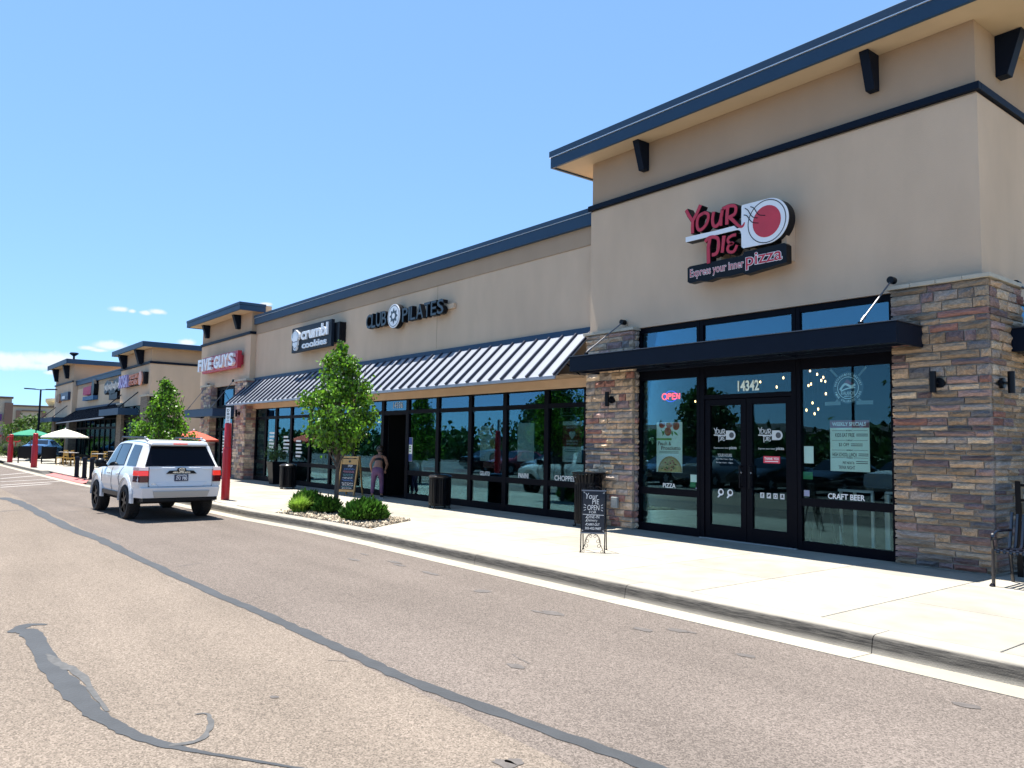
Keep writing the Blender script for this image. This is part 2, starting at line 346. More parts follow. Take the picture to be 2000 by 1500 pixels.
mx = t.nodes.new('ShaderNodeMix'); mx.data_type = 'RGBA'; mx.inputs['B'].default_value = (.022, .021, .021, 1); t.links.new(m2.outputs[0], mx.inputs['Factor']); t.links.new(src, mx.inputs['A']); t.links.new(mx.outputs['Result'], b.inputs['Base Color'])
kerb = struct('kerb', MB().box(12, -90, 7.3, 7.35, -.3, -.03), MORT)
gutter = struct('gutter', MB().add([(12, 6.55, RZ - .05), (12, 7.1, RZ - .05), (-16, 7.1, RZ - .05), (-16, 6.3, RZ - .05)], [(0, 1, 2, 3)]), MORT)
KJ = [9, 5.6, 2.5, -.55, -3.6, -6.6, -9.66, -12.4, -15.4, -18.4, -21.4, -24.5, -27.5, -30.6, -33.6]
KPROF = [(.33, -.02), (.33, 0.0), (.085, 0.0), (.052, -.006), (.028, -.024), (.016, -.05), (.0, -.15), (-.02, -.20), (.33, -.20)]
def kerb_piece(x0, x1, drop0=0.0, drop1=0.0):
    xs = [x0 - .004] + [p[0] for p in KL if x1 + .05 < p[0] < x0 - .05] + [x1 + .004]; mb = MB(); n = len(KPROF)
    for x in xs:
        dz = drop0 + (drop1 - drop0) * (x0 - x) / (x0 - x1)
        mb.v += [(x, kerb_y(x) + dy, max(-.145, z - dz) if z > -.14 else z) for dy, z in KPROF]
    for i in range(len(xs) - 1): mb.f += [[i * n + k, i * n + (k + 1) % n, (i + 1) * n + (k + 1) % n, (i + 1) * n + k] for k in range(n)]
    mb.f += [list(range(n)), list(range((len(xs) - 1) * n, len(xs) * n))]; mb.m = [0] * len(mb.f)
    mb.build('kerb_stone', KM, kerb, smooth=50)
def gutter_piece(x0, x1):
    xs = [x0 - .005] + [p[0] for p in KL if x1 + .05 < p[0] < x0 - .05] + [x1 + .005]; mb = MB()
    pr = [(-.37, .006), (.02, -.008), (.02, -.08), (-.37, -.08)]
    for x in xs: mb.v += [(x, kerb_y(x) + dy, RZ + z) for dy, z in pr]
    for i in range(len(xs) - 1): mb.f += [[i * 4 + k, i * 4 + (k + 1) % 4, (i + 1) * 4 + (k + 1) % 4, (i + 1) * 4 + k] for k in range(4)]
    mb.f += [[0, 1, 2, 3], [len(mb.v) - 4 + k for k in range(4)]]; mb.m = [0] * len(mb.f)
    mb.build('gutter_pan', GUTM, gutter)
for a, c in zip(KJ[:-1], KJ[1:]): kerb_piece(a, c); gutter_piece(a, c)
kerb_piece(-42.5, -44.2, .14, 0); kerb_piece(-44.2, -58)
for a, c in ((-33.6, -42.5), (-42.5, -58), (-58, -88)): gutter_piece(a, c)
# sidewalk: cast slabs with recessed joints
walk = struct('sidewalk', MB().box(11.9, -90, 7.30, 12.6, -.3, -.035), mat('joint_dirt', (.09, .085, .075), .95))
JX = [11.74, 10.14, 8.54, 6.94, 5.34, 3.74, 2.14, .54, -1.08, -2.68, -4.28, -5.88, -7.46, -9.07, -10.67, -12.3, -13.35]
JX2 = [-18.25, -19.9, -21.5, -23.1, -24.7, -26.3, -27.9, -29.5, -31.1, -32.7, -34.3]
def slab(x0, x1, y0, y1):
    g = .0065
    MB().box(x0 - g, x1 + g, y0 + g, y1 - g, -.05, 0).build('concrete_slab', CONC, walk, bevel=.006)
for a, c in list(zip(JX[:-1], JX[1:])) + list(zip(JX2[:-1], JX2[1:])):
    f0 = max(kerb_y(a), kerb_y(c)) + .335
    slab(a, c, f0, 8.92); slab(a, c, 8.92, 10.63); slab(a, c, 10.63, 12.1)
for a, c in ((-13.35, -14.95), (-14.95, -16.6), (-16.6, -18.25)):
    slab(a, c, 8.92, 10.63); slab(a, c, 10.63, 12.1)
def far_slab(x0, x1, m=CONC, y1=12.1):
    mb = MB(); g = .006; k0 = kerb_y(x0) + .335; k1 = kerb_y(x1) + .335
    mb.hexa([(x0 - g, k0, -.05), (x1 + g, k1, -.05), (x1 + g, y1, -.05), (x0 - g, y1, -.05), (x0 - g, k0, 0), (x1 + g, k1, 0), (x1 + g, y1, 0), (x0 - g, y1, 0)]).build('concrete_slab', m, walk)
xs = [-34.3, -42.5, -44.5] + [-44.5 - 3.2 * i for i in range(1, 12)]
for a, c in zip(xs[:-1], xs[1:]): far_slab(a, c)
struct('ramp_pad', MB().hexa([(-34.2, kerb_y(-34.2), -.15), (-42.4, kerb_y(-42.4), -.15), (-42.4, kerb_y(-42.4) + .6, -.05), (-34.2, kerb_y(-34.2) + .6, -.05), (-34.2, kerb_y(-34.2), -.138), (-42.4, kerb_y(-42.4), -.138), (-42.4, kerb_y(-42.4) + .6, .006), (-34.2, kerb_y(-34.2) + .6, .006)]), REDP)
# planting bed: a wedge between kerb and walk, corners read off the photograph
BED = [(-13.55, 7.36), (-14.5, 8.80), (-15.6, 8.86), (-17.9, 8.05), (-18.2, 7.75), (-17.6, 7.13), (-16.2, 7.22), (-15.2, 7.30)]
mb = MB()                                                # concrete around the bed, between the slabs and the bed
for q in ([(-13.35, 7.34), (-13.35, 8.916), (-14.5, 8.916), (-14.5, 8.80), (-13.55, 7.36)], [(-14.5, 8.916), (-15.6, 8.916), (-15.6, 8.86), (-14.5, 8.80)],
          [(-15.6, 8.916), (-18.25, 8.916), (-18.25, 8.05), (-17.9, 8.05), (-15.6, 8.86)], [(-18.25, 8.05), (-18.25, 7.02), (-17.65, 7.08), (-18.2, 7.75), (-17.9, 8.05)]):
    mb.prism(q, lambda x, y: (x, y, -.05), lambda x, y: (x, y, -.001))
mb.build('concrete_apron', CONC, walk)
soil = mat('bed_soil', (.22, .165, .11), .95, var=.3, vs=14, bump=1, bs=40)
struct('planting_bed', MB().prism(BED, lambda x, y: (x, y, -.06), lambda x, y: (x, y, -.012)), soil)
def inside(p, poly):
    c = False
    for (x1, y1), (x2, y2) in zip(poly, poly[1:] + poly[:1]):
        if (y1 > p[1]) != (y2 > p[1]) and p[0] < (x2 - x1) * (p[1] - y1) / (y2 - y1) + x1: c = not c
    return c
def rocks(name, poly, n, label, r0=.018, r1=.045):
    mb = MB(); xs = [p[0] for p in poly]; ys = [p[1] for p in poly]; k = 0
    while k < n:
        x = R.uniform(min(xs), max(xs)); y = R.uniform(min(ys), max(ys))
        if not inside((x, y), poly): continue
        k += 1; r = R.uniform(r0, r1); s = MB().sphere((0, 0, 0), 1, 6); q = Euler((R.uniform(0, 6), R.uniform(0, 6), R.uniform(0, 6))).to_matrix(); sc = Vector((r * R.uniform(.8, 1.5), r * R.uniform(.7, 1.2), r * R.uniform(.5, .9)))
        mb.add([Vector((x, y, R.uniform(-.01, .018))) + q @ Vector((v[0] * sc.x * R.uniform(.85, 1.15), v[1] * sc.y * R.uniform(.85, 1.15), v[2] * sc.z)) for v in s.v], s.f)
    o = mb.build(name, ROCK, fix=False); return stuff(tag(o, label, 'rocks'))
rocks('landscape_rocks', BED, 1500, 'tan river rock mulch under the shrubs and young tree by the kerb')
# tar strips, stains and paint: sheets a few millimetres above the road
def path_sheet(name, px, w, z, m, parent, k=4, jag=0.0, px_space=True):
    P = [tuple(gp(*p, RZ))[:2] for p in px] if px_space else px
    n0 = len(P); P = smooth_path(P, k); ws = np.interp(np.linspace(0, 1, len(P)), np.linspace(0, 1, n0), w) if isinstance(w, list) else [w] * len(P)
    mb = MB(); n = len(P)
    for i in range(n):
        a = Vector(P[max(0, i - 1)]); c = Vector(P[min(n - 1, i + 1)]); tt = (c - a).normalized(); nn = Vector((-tt.y, tt.x)); p = Vector(P[i]); j = ws[i] * jag
        mb.v += [(*(p + nn * (ws[i] / 2 + R.uniform(-j, j))), z), (*(p - nn * (ws[i] / 2 + R.uniform(-j, j))), z)]
    mb.f = [[2 * i, 2 * i + 1, 2 * i + 3, 2 * i + 2] for i in range(n - 1)]; mb.m = [0] * len(mb.f)
    return mb.build(name, m, parent)
path_sheet('seam_sealant', [(-0, 972), (30, 979), (60, 993), (130, 1028), (200, 1056), (300, 1104), (400, 1151), (500, 1193), (600, 1238), (700, 1283), (800, 1329), (1000, 1402), (1280, 1502), (1400, 1560)], [.35, .3, .26, .24, .2, .14, .13, .13, .13, .13, .13, .125, .12, .12], RZ + .004, SEALM, road, 8, .12)
path_sheet('sealant_patch', [(28, 1232), (56, 1236), (80, 1268), (105, 1308), (140, 1347), (178, 1388), (215, 1412), (262, 1436), (330, 1457), (400, 1471), (480, 1484), (570, 1499), (700, 1520)], [.15, .17, .14, .16, .17, .13, .11, .09, .07, .035, .03, .025, .025], RZ + .004, SEALM, lot, 6, .10)
path_sheet('sealant_patch', [(92, 1278), (120, 1298), (150, 1312), (178, 1345), (210, 1390)], [.02, .09, .08, .05, .02], RZ + .0045, mat('thin_sealant', (.075, .074, .073), .85, var=.3, vs=20), lot, 5, .25)
path_sheet('sealant_patch', [(330, 1457), (385, 1448), (410, 1420), (405, 1396), (380, 1396)], [.03, .05, .04, .025, .01], RZ + .005, mat('thin_sealant', (.13, .125, .12)), lot, 5, .2)
path_sheet('sealant_patch', [(25, 1236), (50, 1222), (92, 1220)], [.10, .14, .03], RZ + .0035, SEALM, lot, 5, .1)
path_sheet('crack_sealant', [(0, 999), (30, 997), (60, 996)], .06, RZ + .003, SEALM, lot, 4, .2)
for pts, w in (([(130, 1000), (185, 997)], .05), ([(65, 982), (120, 985), (180, 992)], .035), ([(130, 970), (158, 970)], .04), ([(30, 958), (90, 957), (150, 955)], .10), ([(38, 966), (64, 967)], .04),
               ([(1000, 1278), (1012, 1286), (1035, 1297)], .012), ([(640, 1290), (680, 1292)], .01), ([(345, 1107), (392, 1100)], .02)):
    path_sheet('crack_sealant', pts, w, RZ + .003, STAIN, road, 5, .3)
for px, py, a, bb in ((1080, 1198, .17, .085), (1050, 1195, .12, .03), (942, 1155, .14, .09), (1325, 1232, .14, .07), (1352, 1236, .07, .03), (1885, 1378, .10, .06), (1458, 1281, .10, .06), (1255, 1230, .15, .06), (770, 1098, .22, .06), (780, 1104, .20, .05),
                      (690, 1093, .20, .05), (840, 1120, .24, .06), (535, 1362, .045, .03), (985, 1492, .10, .05), (1005, 1488, .06, .05), (1008, 1302, .11, .05), (712, 1083, .2, .03)):
    c = gp(px, py, RZ); pl = [(c.x + a * math.cos(q) * R.uniform(.65, 1.15) * .9 + bb * .3 * math.sin(q), c.y + bb * math.sin(q) * R.uniform(.7, 1.15)) for q in np.linspace(0, 2 * PI, 15)[:-1]]
    MB().add([(x, y, RZ + .004) for x, y in pl], [tuple(range(14))]).build('oil_stain', STAIN, road)
for (a, c) in (((0, 948), (150, 938)), ((0, 941), (120, 935)), ((0, 935), (75, 929)), ((0, 928), (60, 923)), ((0, 952), (100, 945))):
    path_sheet('road_marking', [a, c], .16, RZ + .004, PAINT, road)
# ---------------------------------------------------------------- near building (tower, low wing, second tower)
B = thing('strip_mall_building', 'nearest tan stucco strip mall, with stone piers, slate roofs and ribbed metal awning', 'building', (-18, 12, 0))
def part(name, mb, m, parent=None, **k): return mb.build(name, m, parent or B, **k)
RX0, RX1 = -12.2, -4.4
# right tower: walls (a hollow shell, open at the storefront), trim, roof
w = MB().box(RX0, RX1, 11.8, 12.15, 4.04, 6.74).box(-4.70, RX1, 12.15, 22, 3.9, 6.74).box(RX0, RX0 + .3, 12.15, 22, 4.1, 6.74)
part('wall', w, STUC)
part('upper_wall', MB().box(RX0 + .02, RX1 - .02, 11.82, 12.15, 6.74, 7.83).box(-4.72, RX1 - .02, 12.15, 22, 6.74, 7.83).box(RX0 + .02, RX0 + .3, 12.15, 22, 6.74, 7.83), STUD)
part('band_trim', MB().box(RX0 - .05, RX1 + .05, 11.74, 11.83, 6.77, 6.88).box(RX1 - .03, RX1 + .05, 11.83, 22, 6.77, 6.88).box(RX0 - .05, RX0 + .03, 11.83, 13, 6.77, 6.88), NAVY, bevel=.006)
rf = part('roof', MB().box(-12.88, -3.72, 11.28, 22.5, 7.835, 7.86).box(-12.86, -3.74, 11.30, 22.4, 7.86, 8.14), SOFF)
part('fascia', MB().box(-12.93, -3.67, 11.23, 11.29, 7.80, 8.035).box(-12.93, -12.87, 11.29, 22.5, 7.80, 8.035).box(-3.73, -3.67, 11.29, 22.5, 7.80, 8.035)
     .box(-12.95, -3.65, 11.20, 11.29, 8.05, 8.18).box(-12.95, -12.87, 11.29, 22.5, 8.05, 8.18).box(-3.73, -3.65, 11.29, 22.5, 8.05, 8.18), SLATE, rf, bevel=.004)
part('fascia_drip', MB().box(-12.945, -3.655, 11.205, 11.29, 8.036, 8.05).box(-12.945, -12.87, 11.29, 22.5, 8.036, 8.05), mat('drip_edge', (.75, .77, .8), .3, metal=.6), rf)
def bracket(x, y0=11.82, z0=7.2, dep=.34, h=.58, parent=None, wd=.15):
    part('bracket', MB().prism([(0, 0), (-dep, 0), (-dep * .45, -h), (0, -h)], lambda a, c: (x - wd / 2, y0 + a, z0 + .63 + c), lambda a, c: (x + wd / 2, y0 + a, z0 + .63 + c)), NAVY, parent, bevel=.006)
bracket(-10.62); bracket(-5.87)
part('bracket', MB().prism([(0, 0), (.36, 0), (.16, -.63), (0, -.63)], lambda a, c: (RX1 + a - .02, 12.55, 7.83 + c), lambda a, c: (RX1 + a - .02, 12.75, 7.83 + c)), NAVY, bevel=.006)
# stone piers: every stone an object
def unit_stone(i):                     # rough split face: a 5 x 3 grid of uneven depth, sawn back
    nx, nz_ = 5, 3; mb = MB(); F_ = []
    for b_ in range(nz_):
        for a in range(nx):
            e = a in (0, nx - 1) or b_ in (0, nz_ - 1); x = -.5 + a / (nx - 1) + (R.uniform(-.05, .05) if 0 < a < nx - 1 else R.uniform(-.012, .012)); z = -.5 + b_ / (nz_ - 1) + (R.uniform(-.08, .08) if 0 < b_ < nz_ - 1 else R.uniform(-.07, .04) * (1 if b_ else -1))
            F_.append((x, -.5 + R.uniform(-.05, .30) if e else -.5 - R.uniform(.05, .55), z))
    n = nx * nz_; q = [(p[0], .5, p[2]) for p in F_]; mb.v = F_ + q
    for b_ in range(nz_ - 1):
        for a in range(nx - 1): k = b_ * nx + a; mb.f.append([k, k + 1, k + nx + 1, k + nx])
    rim_ = [a for a in range(nx)] + [b_ * nx + nx - 1 for b_ in range(1, nz_)] + [(nz_ - 1) * nx + a for a in range(nx - 2, -1, -1)] + [b_ * nx for b_ in range(nz_ - 2, 0, -1)]
    for a, c in zip(rim_, rim_[1:] + rim_[:1]): mb.f.append([a, n + a, n + c, c])
    mb.m = [0] * len(mb.f); return mb.mesh('stone', STONES[0])
UNIT = [unit_stone(i) for i in range(9)]
SCNT = [0]
def stone(cx, cy, cz, w, d, h, face, parent):
    o = bpy.data.objects.new('stone', UNIT[R.randrange(9)]); COL.objects.link(o); o.parent = parent
    o.location = Vector((cx, cy, cz)) - root_off(parent); o.scale = (w, d, h); o.rotation_euler = (0, 0, {'-Y': 0, '+X': PI / 2, '-X': -PI / 2}[face])
    o.material_slots[0].link = 'OBJECT'; o.material_slots[0].material = STONES[R.choices(range(9), [20, 14, 13, 8, 7, 9, 9, 9, 14])[0]]; SCNT[0] += 1
def rows(z0, z1, hmin=.055, hmax=.155):
    z = z0; out = []
    while z < z1 - .03:
        h = R.choice([R.uniform(.062, .085), R.uniform(.085, .12), R.uniform(.085, .12), R.uniform(.11, hmax + .01)]); h = min(h, z1 - z)
        if z1 - z - h < .05: h = z1 - z
        out.append((z, h)); z += h
    return out
def clad(x0, x1, y0, rws, face, parent, fixed=None, smin=.16, smax=.46):
    for z, h in rws:
        u = x0
        while u < x1 - .02:
            w = R.uniform(smin, smax) * (0.75 if h > .12 else 1.0); w = min(w, x1 - u)
            if x1 - u - w < .10: w = x1 - u
            d = .07 + R.uniform(-.012, .018); g = .016
            c = u + w / 2; zz = z + h / 2
            if face == '-Y': stone(c, y0 + .035 - R.uniform(0, .012), zz, w - g, d, h - g, face, parent)
            elif face == '+X': stone(y0 - .035 + R.uniform(0, .012), c, zz, w - g, d, h - g, face, parent)
            u += w
def pier(x0, x1, y0, y1, z1, right_face=True, cap=True, joined=False):
    p = part('stone_pier', MB().box(x0 + .026, x1 - .026, y0 + .026, y1, 0.0, z1), MORT)
    rw = rows(.02, z1); clad(x0, x1, y0, rw, '-Y', p, smin=.20, smax=.60)
    if right_face: clad(y0 + .075, y1, x1, rw, '+X', p, smin=.28, smax=.62)
    if joined:                             # past the 300 stones built one by one: still real stones, in one mesh
        mb = MB(); bpy.context.view_layer.update()
        for o in [c for c in p.children]:
            i = STONES.index(o.material_slots[0].material); mt = Matrix.LocRotScale(o.location, o.rotation_euler, o.scale); off = root_off(p)
            mb.add([mt @ v.co + off for v in o.data.vertices], [list(f.vertices) for f in o.data.polygons], i); bpy.data.objects.remove(o)
        stuff(mb.build('pier_stones', STONES, p))
    if cap:
        n = 4; L = (x1 - x0 + .10)
        for k in range(n): MB().box(x0 - .05 + L * k / n + .003, x0 - .05 + L * (k + 1) / n - .003, y0 - .05, y1 - (.0 if k == n - 1 else .1), z1 + .003, z1 + .062).build('cap_stone', LIMES, p, bevel=.005)
        part('pier_flashing', MB().box(x0 + .02, x1 - .02, y0 + .02, y1, z1 + .064, z1 + .075), NAVY, p)
    return p
pier(-5.62, -4.28, 11.66, 12.92, 4.04)
pier(-12.18, -10.82, 11.66, 11.85, 3.99, joined=True)
# far half of the near building
FX0, FX1 = -39.15, -32.55
part('wall', MB().box(FX0, FX1, 11.72, 12.0, 4.04, 6.12).box(FX1 - .02, FX1, 12.0, 12.3, 4.0, 6.12).box(FX0, FX0 + .3, 12.0, 24, 0, 6.12), STUC)
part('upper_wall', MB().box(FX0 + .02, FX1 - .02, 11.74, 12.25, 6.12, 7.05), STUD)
part('band_trim', MB().box(FX0 - .05, FX1 + .05, 11.66, 11.76, 6.10, 6.21).box(FX1 - .03, FX1 + .05, 11.76, 12.05, 6.10, 6.21), NAVY)
rf2 = part('roof', MB().box(-39.55, -32.30, 11.14, 12.5, 7.055, 7.08).box(-39.53, -32.32, 11.16, 12.48, 7.08, 7.33), SOFF)
part('fascia', MB().box(-39.6, -32.25, 11.09, 11.15, 7.03, 7.24).box(-32.31, -32.25, 11.15, 12.2, 7.03, 7.24).box(-39.6, -39.54, 11.15, 12.5, 7.03, 7.24)
     .box(-39.62, -32.23, 11.07, 11.15, 7.25, 7.36).box(-32.31, -32.23, 11.15, 12.2, 7.25, 7.36).box(-39.62, -39.54, 11.15, 12.5, 7.25, 7.36), SLATE, rf2)
for x in (-38.2, -34.0): bracket(x, 11.74, 6.42, .34, .6, None, .24)
def far_pier(x0, x1, y0, y1, z1):
    p = part('stone_pier', MB().box(x0 + .03, x1 - .03, y0 + .03, y1, 0, z1), MORT); groups = [MB() for _ in STONES]
    for z, h in rows(.02, z1, .08, .17):
        for face, a, c in (('f', x0, x1), ('r', y0 + .03, y1)):
            u = a
            while u < c - .02:
                w = min(R.uniform(.2, .5), c - u); w = c - u if c - u - w < .12 else w; g = groups[R.randrange(9)]; o = R.uniform(0, .02)
                if face == 'f': g.box(u + .006, u + w - .006, y0 - o, y0 + .04, z + .006, z + h - .006)
                else: g.box(x1 - .04, x1 + o, u + .006, u + w - .006, z + .006, z + h - .006)
                u += w
    mb = MB()
    for i, g in enumerate(groups): mb.add(g.v, g.f, i)
    stuff(mb.build('pier_stones', STONES, p))
    part('cap_stone', MB().box(x0 - .05, x1 + .05, y0 - .05, y1, z1, z1 + .09), LIMES, p)
far_pier(-33.78, -32.43, 11.58, 12.12, 4.12); far_pier(-38.45, -37.05, 11.58, 12.12, 4.08)
# low wing
LX0, LX1 = -32.55, -12.2
part('wall', MB().box(LX0, LX1, 11.95, 12.2, 4.05, 6.08).box(LX0, LX1, 11.97, 12.2, 2.94, 4.05).box(FX1 - .3, LX1, 12.2, 24, 6.0, 6.2).box(LX0, LX1, 11.9, 12.2, 2.96, 3.14), STUC)
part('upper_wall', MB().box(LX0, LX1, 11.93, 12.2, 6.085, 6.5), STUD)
part('parapet_cap', MB().box(LX0 + .02, LX1 - .02, 11.83, 12.3, 6.5, 6.76).box(LX0 + .02, LX1 - .02, 11.80, 12.3, 6.77, 6.87), SLATE)
part('cap_drip', MB().box(LX0 + .02, LX1 - .02, 11.81, 12.3, 6.76, 6.77), mat('drip_edge', (.75, .77, .8)))
part('expansion_joint', MB().box(-18.555, -18.54, 11.946, 11.96, 4.3, 6.08), STUD)
# awning: sloped standing-seam roof on a frame
AY, AZ, TY, TZ = 10.85, 3.08, 11.93, 4.12
AX0, AX1 = -32.6, -12.24
aw = part('awning', MB().hexa([(AX0, AY, AZ), (AX1, AY, AZ), (AX1, TY, TZ), (AX0, TY, TZ), (AX0, AY - .008, AZ + .02), (AX1, AY - .008, AZ + .02), (AX1, TY - .008, TZ + .02), (AX0, TY - .008, TZ + .02)]), RIB)
part('awning_flashing', MB().box(AX0, LX1 - .01, 11.89, 11.95, 4.10, 4.24), SLATE, aw)
part('awning_edge', MB().box(AX0, AX1, AY - .03, AY, AZ - .05, AZ + .02), mat('awning_edge', (.30, .32, .36), .4, metal=.3), aw)
sl = Vector((0, TY - AY, TZ - AZ)); sn = Vector((0, -sl.z, sl.y)).normalized(); n = 45; sp_ = (AX1 - AX0) / n
RIB_SHADE = mat('awning_seam', (.035, .042, .065), .45, spec=.3)  # same metal as the awning; the seams' side shade is put into this colour
seam = None
for i in range(n + 1):
    x = AX0 + .015 + (AX1 - AX0 - .03) * i / n
    if seam is None:
        a = Vector((0, AY - .02, AZ)) ; c = Vector((0, TY - .03, TZ - .03)); h = sn * .072
        q = MB().hexa([a + Vector((-.024, 0, 0)) + sn * .021, a + Vector((.024, 0, 0)) + sn * .021, c + Vector((.024, 0, 0)) + sn * .021, c + Vector((-.024, 0, 0)) + sn * .021,
                       a + Vector((-.02, 0, 0)) + h, a + Vector((.02, 0, 0)) + h, c + Vector((.02, 0, 0)) + h, c + Vector((-.02, 0, 0)) + h])
        seam = q.mesh('awning_seam', RIB_SHADE, Vector((0, 12, 0)))
    o = link('awning_seam', seam, aw); o.location = (x + 18, 0, 0)
for x in (AX0 + .3, -27.5, -22.4, -17.3, AX1 - .3):
    part('awning_strut', MB().bar((x, AY + .12, AZ + .07), (x, 11.95, AZ + .09), .015).bar((x, AY + .45, AZ + .40), (x, 11.95, AZ + .05), .015), NAVY, aw)
part('soffit', MB().box(AX0, AX1, 11.2, 11.9, 3.145, 3.16), STUD, aw)
# canopies on rods
def canopy(x0, x1, y0, y1, z0, z1, rods, deck=None, m=NAVY):
    dk = deck or (x0 + .05, x1 - .05)
    c = part('canopy', MB().box(x0, x1, y0, y0 + .05, z0, z1).box(x0, x0 + .05, y0 + .05, y1, z0, z1).box(x1 - .05, x1, y0 + .05, y1, z0, z1).box(dk[0], dk[1], y0 + .05, y1, z0 + .13, z0 + .16)
             .box(x0 + .05, x1 - .05, y0 + .05, y0 + .13, z0, z0 + .012).box(x0 + .05, x1 - .05, y1 - .1, y1, z0, z0 + .10), m, bevel=.006)
    part('canopy_drip', MB().box(x0 - .025, x1 + .025, y0 - .025, y1, z1 + .002, z1 + .014), mat('drip_dark', (.10, .11, .13), .35, metal=.5), c)
    for a, b_ in rods:
        r = part('tension_rod', MB().bar(a, b_, .013).bar(Vector(a).lerp(Vector(b_), .86), Vector(a).lerp(Vector(b_), .97), .022), mat('rod_steel', (.16, .16, .17), .4, metal=.6), c)
        part('rod_anchor', MB().bar((a[0], a[1] - .05, a[2]), (a[0], a[1] + .06, a[2]), .055, n=12), BLACK, c); part('rod_clevis', MB().box(b_[0] - .03, b_[0] + .03, b_[1] - .03, b_[1] + .03, b_[2] - .09, b_[2]), BLACK, c)
    return c
cn = canopy(-11.83, -5.16, 10.86, 11.85, 3.15, 3.45, [((-11.14, 11.70, 4.19), (-11.41, 10.93, 3.52)), ((-5.57, 11.62, 4.19), (-5.70, 10.93, 3.50))], (-9.35, -6.45))
part('canopy_light', MB().box(-8.75, -8.25, 11.0, 11.45, 3.20, 3.26), mat('light_panel', (.75, .75, .70), .6), cn)
part('canopy_beam', MB().box(-11.78, -5.21, 11.30, 11.36, 3.16, 3.27).box(-10.0, -9.94, 10.92, 11.75, 3.17, 3.27).box(-7.3, -7.24, 10.92, 11.75, 3.17, 3.27), NAVY, cn)
canopy(-37.95, -33.89, 10.7, 11.7, 2.63, 2.96, [((-34.18, 11.62, 4.2), (-34.35, 10.78, 3.0)), ((-37.6, 11.62, 4.2), (-37.75, 10.78, 3.0))], m=SLATE)
canopy(-4.28, -3.1, 12.42, 16.4, 3.08, 3.41, [((-4.3, 12.75, 4.1), (-3.4, 12.75, 3.45))])
# storefront glazing
def window(x0, x1, y, bars, z0, z1, mul=.055, g=GLS, gu=GLSU, dep=.12, top=.06, skip=()):
    """one bay: frame with its own mullions; bars: (low, high) of the horizontal members"""
    mb = MB().box(x0, x0 + mul, y - .04, y + dep, z0, z1).box(x1 - mul, x1, y - .04, y + dep, z0, z1)
    for a, c in bars: mb.box(x0 + mul, x1 - mul, y - .035, y + dep, a, c)
    f = part('window', mb, FRAME)
    for (a, c), (a2, c2) in zip(bars[:-1], bars[1:]):
        if (c, a2) in skip: continue
        MB().box(x0 + mul, x1 - mul, y, y + .008, c, a2).build('pane', gu if c > 2.4 else g, f)
    return f
BARS = [(0, .17), (.70, .835), (2.50, 2.61), (2.91, 2.98)]
MX = [-32.4, -31.28, -30.18, -28.68, -27.0, -25.3, -23.5, -21.62, -20.12, -18.50, -16.93, -15.44, -13.86, -12.52]
WIN = {}
for i, (a, c) in enumerate(zip(MX[:-1], MX[1:])):
    if i in (1, 2): WIN[i] = window(a, c, 12.05, [(0, .20), (2.50, 2.61), (2.91, 2.98)], 0, 2.98, .10)
    elif i == 7: WIN[i] = window(a, c, 12.05, [(0, .02), (2.48, 2.61), (2.91, 2.98)], 0, 2.98, .09, skip=((.02, 2.48),))   # open doorway
    else: WIN[i] = window(a, c, 12.05, BARS, 0, 2.98, .075)
# inner vestibule door leaf left open beside the doorway
d = part('door', MB().box(-20.02, -19.93, 12.2, 12.26, .02, 2.42).box(-19.36, -19.27, 12.2, 12.26, .02, 2.42).box(-19.93, -19.36, 12.2, 12.26, .02, .28).box(-19.93, -19.36, 12.2, 12.26, 2.30, 2.42), FRAME)
MB().box(-19.93, -19.36, 12.225, 12.233, .28, 2.30).build('pane', GLS, d)
TB = [(0, .15), (.72, .85), (2.97, 3.08)]
WL = window(-10.84, -9.30, 11.88, TB, 0, 3.08, .07, g=GLS, gu=GLSU)
WR = window(-7.30, -5.66, 11.88, TB, 0, 3.08, .07)
WT = window(-9.29, -7.31, 11.88, [(2.54, 2.62), (2.95, 3.08)], 2.54, 3.08, .09, gu=GLS)
WH = [window(a, c, 11.88, [(3.08, 3.60), (3.93, 4.03)], 3.08, 4.03, .07) for a, c in ((-10.84, -9.30), (-9.29, -7.31), (-7.30, -5.66))]
DOORS = []
for a, c, hx in ((-9.195, -8.305, -8.40), (-8.295, -7.405, -8.20)):
    d = part('door', MB().box(a, a + .115, 11.86, 11.93, .015, 2.53).box(c - .115, c, 11.86, 11.93, .015, 2.53).box(a + .115, c - .115, 11.86, 11.93, .015, .26).box(a + .115, c - .115, 11.86, 11.93, 2.42, 2.53), FRAME, bevel=.004)
    MB().box(a + .115, c - .115, 11.89, 11.898, .26, 2.42).build('pane', GLS, d)
    MB().bar((hx, 11.80, .95), (hx, 11.80, 1.35), .014).bar((hx, 11.80, .97), (hx, 11.87, .97), .012).bar((hx, 11.80, 1.33), (hx, 11.87, 1.33), .012).build('handle', BLACK, d, smooth=50)
    MB().bar((hx, 11.855, 1.22), (hx, 11.845, 1.22), .018).build('lock', CHROME, d)
    DOORS.append(d)
part('door_jamb', MB().box(-9.29, -9.20, 11.84, 12.0, 0, 2.54), FRAME); part('door_jamb', MB().box(-7.40, -7.31, 11.84, 12.0, 0, 2.54), FRAME)
part('threshold', MB().box(-9.29, -7.31, 11.80, 12.0, 0.0, .014), SILV)
for i, (a, c) in enumerate(((-37.0, -36.35), (-36.35, -34.75), (-34.75, -33.8))):
    window(a, c, 11.9, [(0, .2), (2.05, 2.16), (2.66, 2.76)], 0, 2.76, .09)
    window(a, c, 11.9, [(2.77, 3.2), (3.9, 4.05)], 2.77, 4.05, .09)
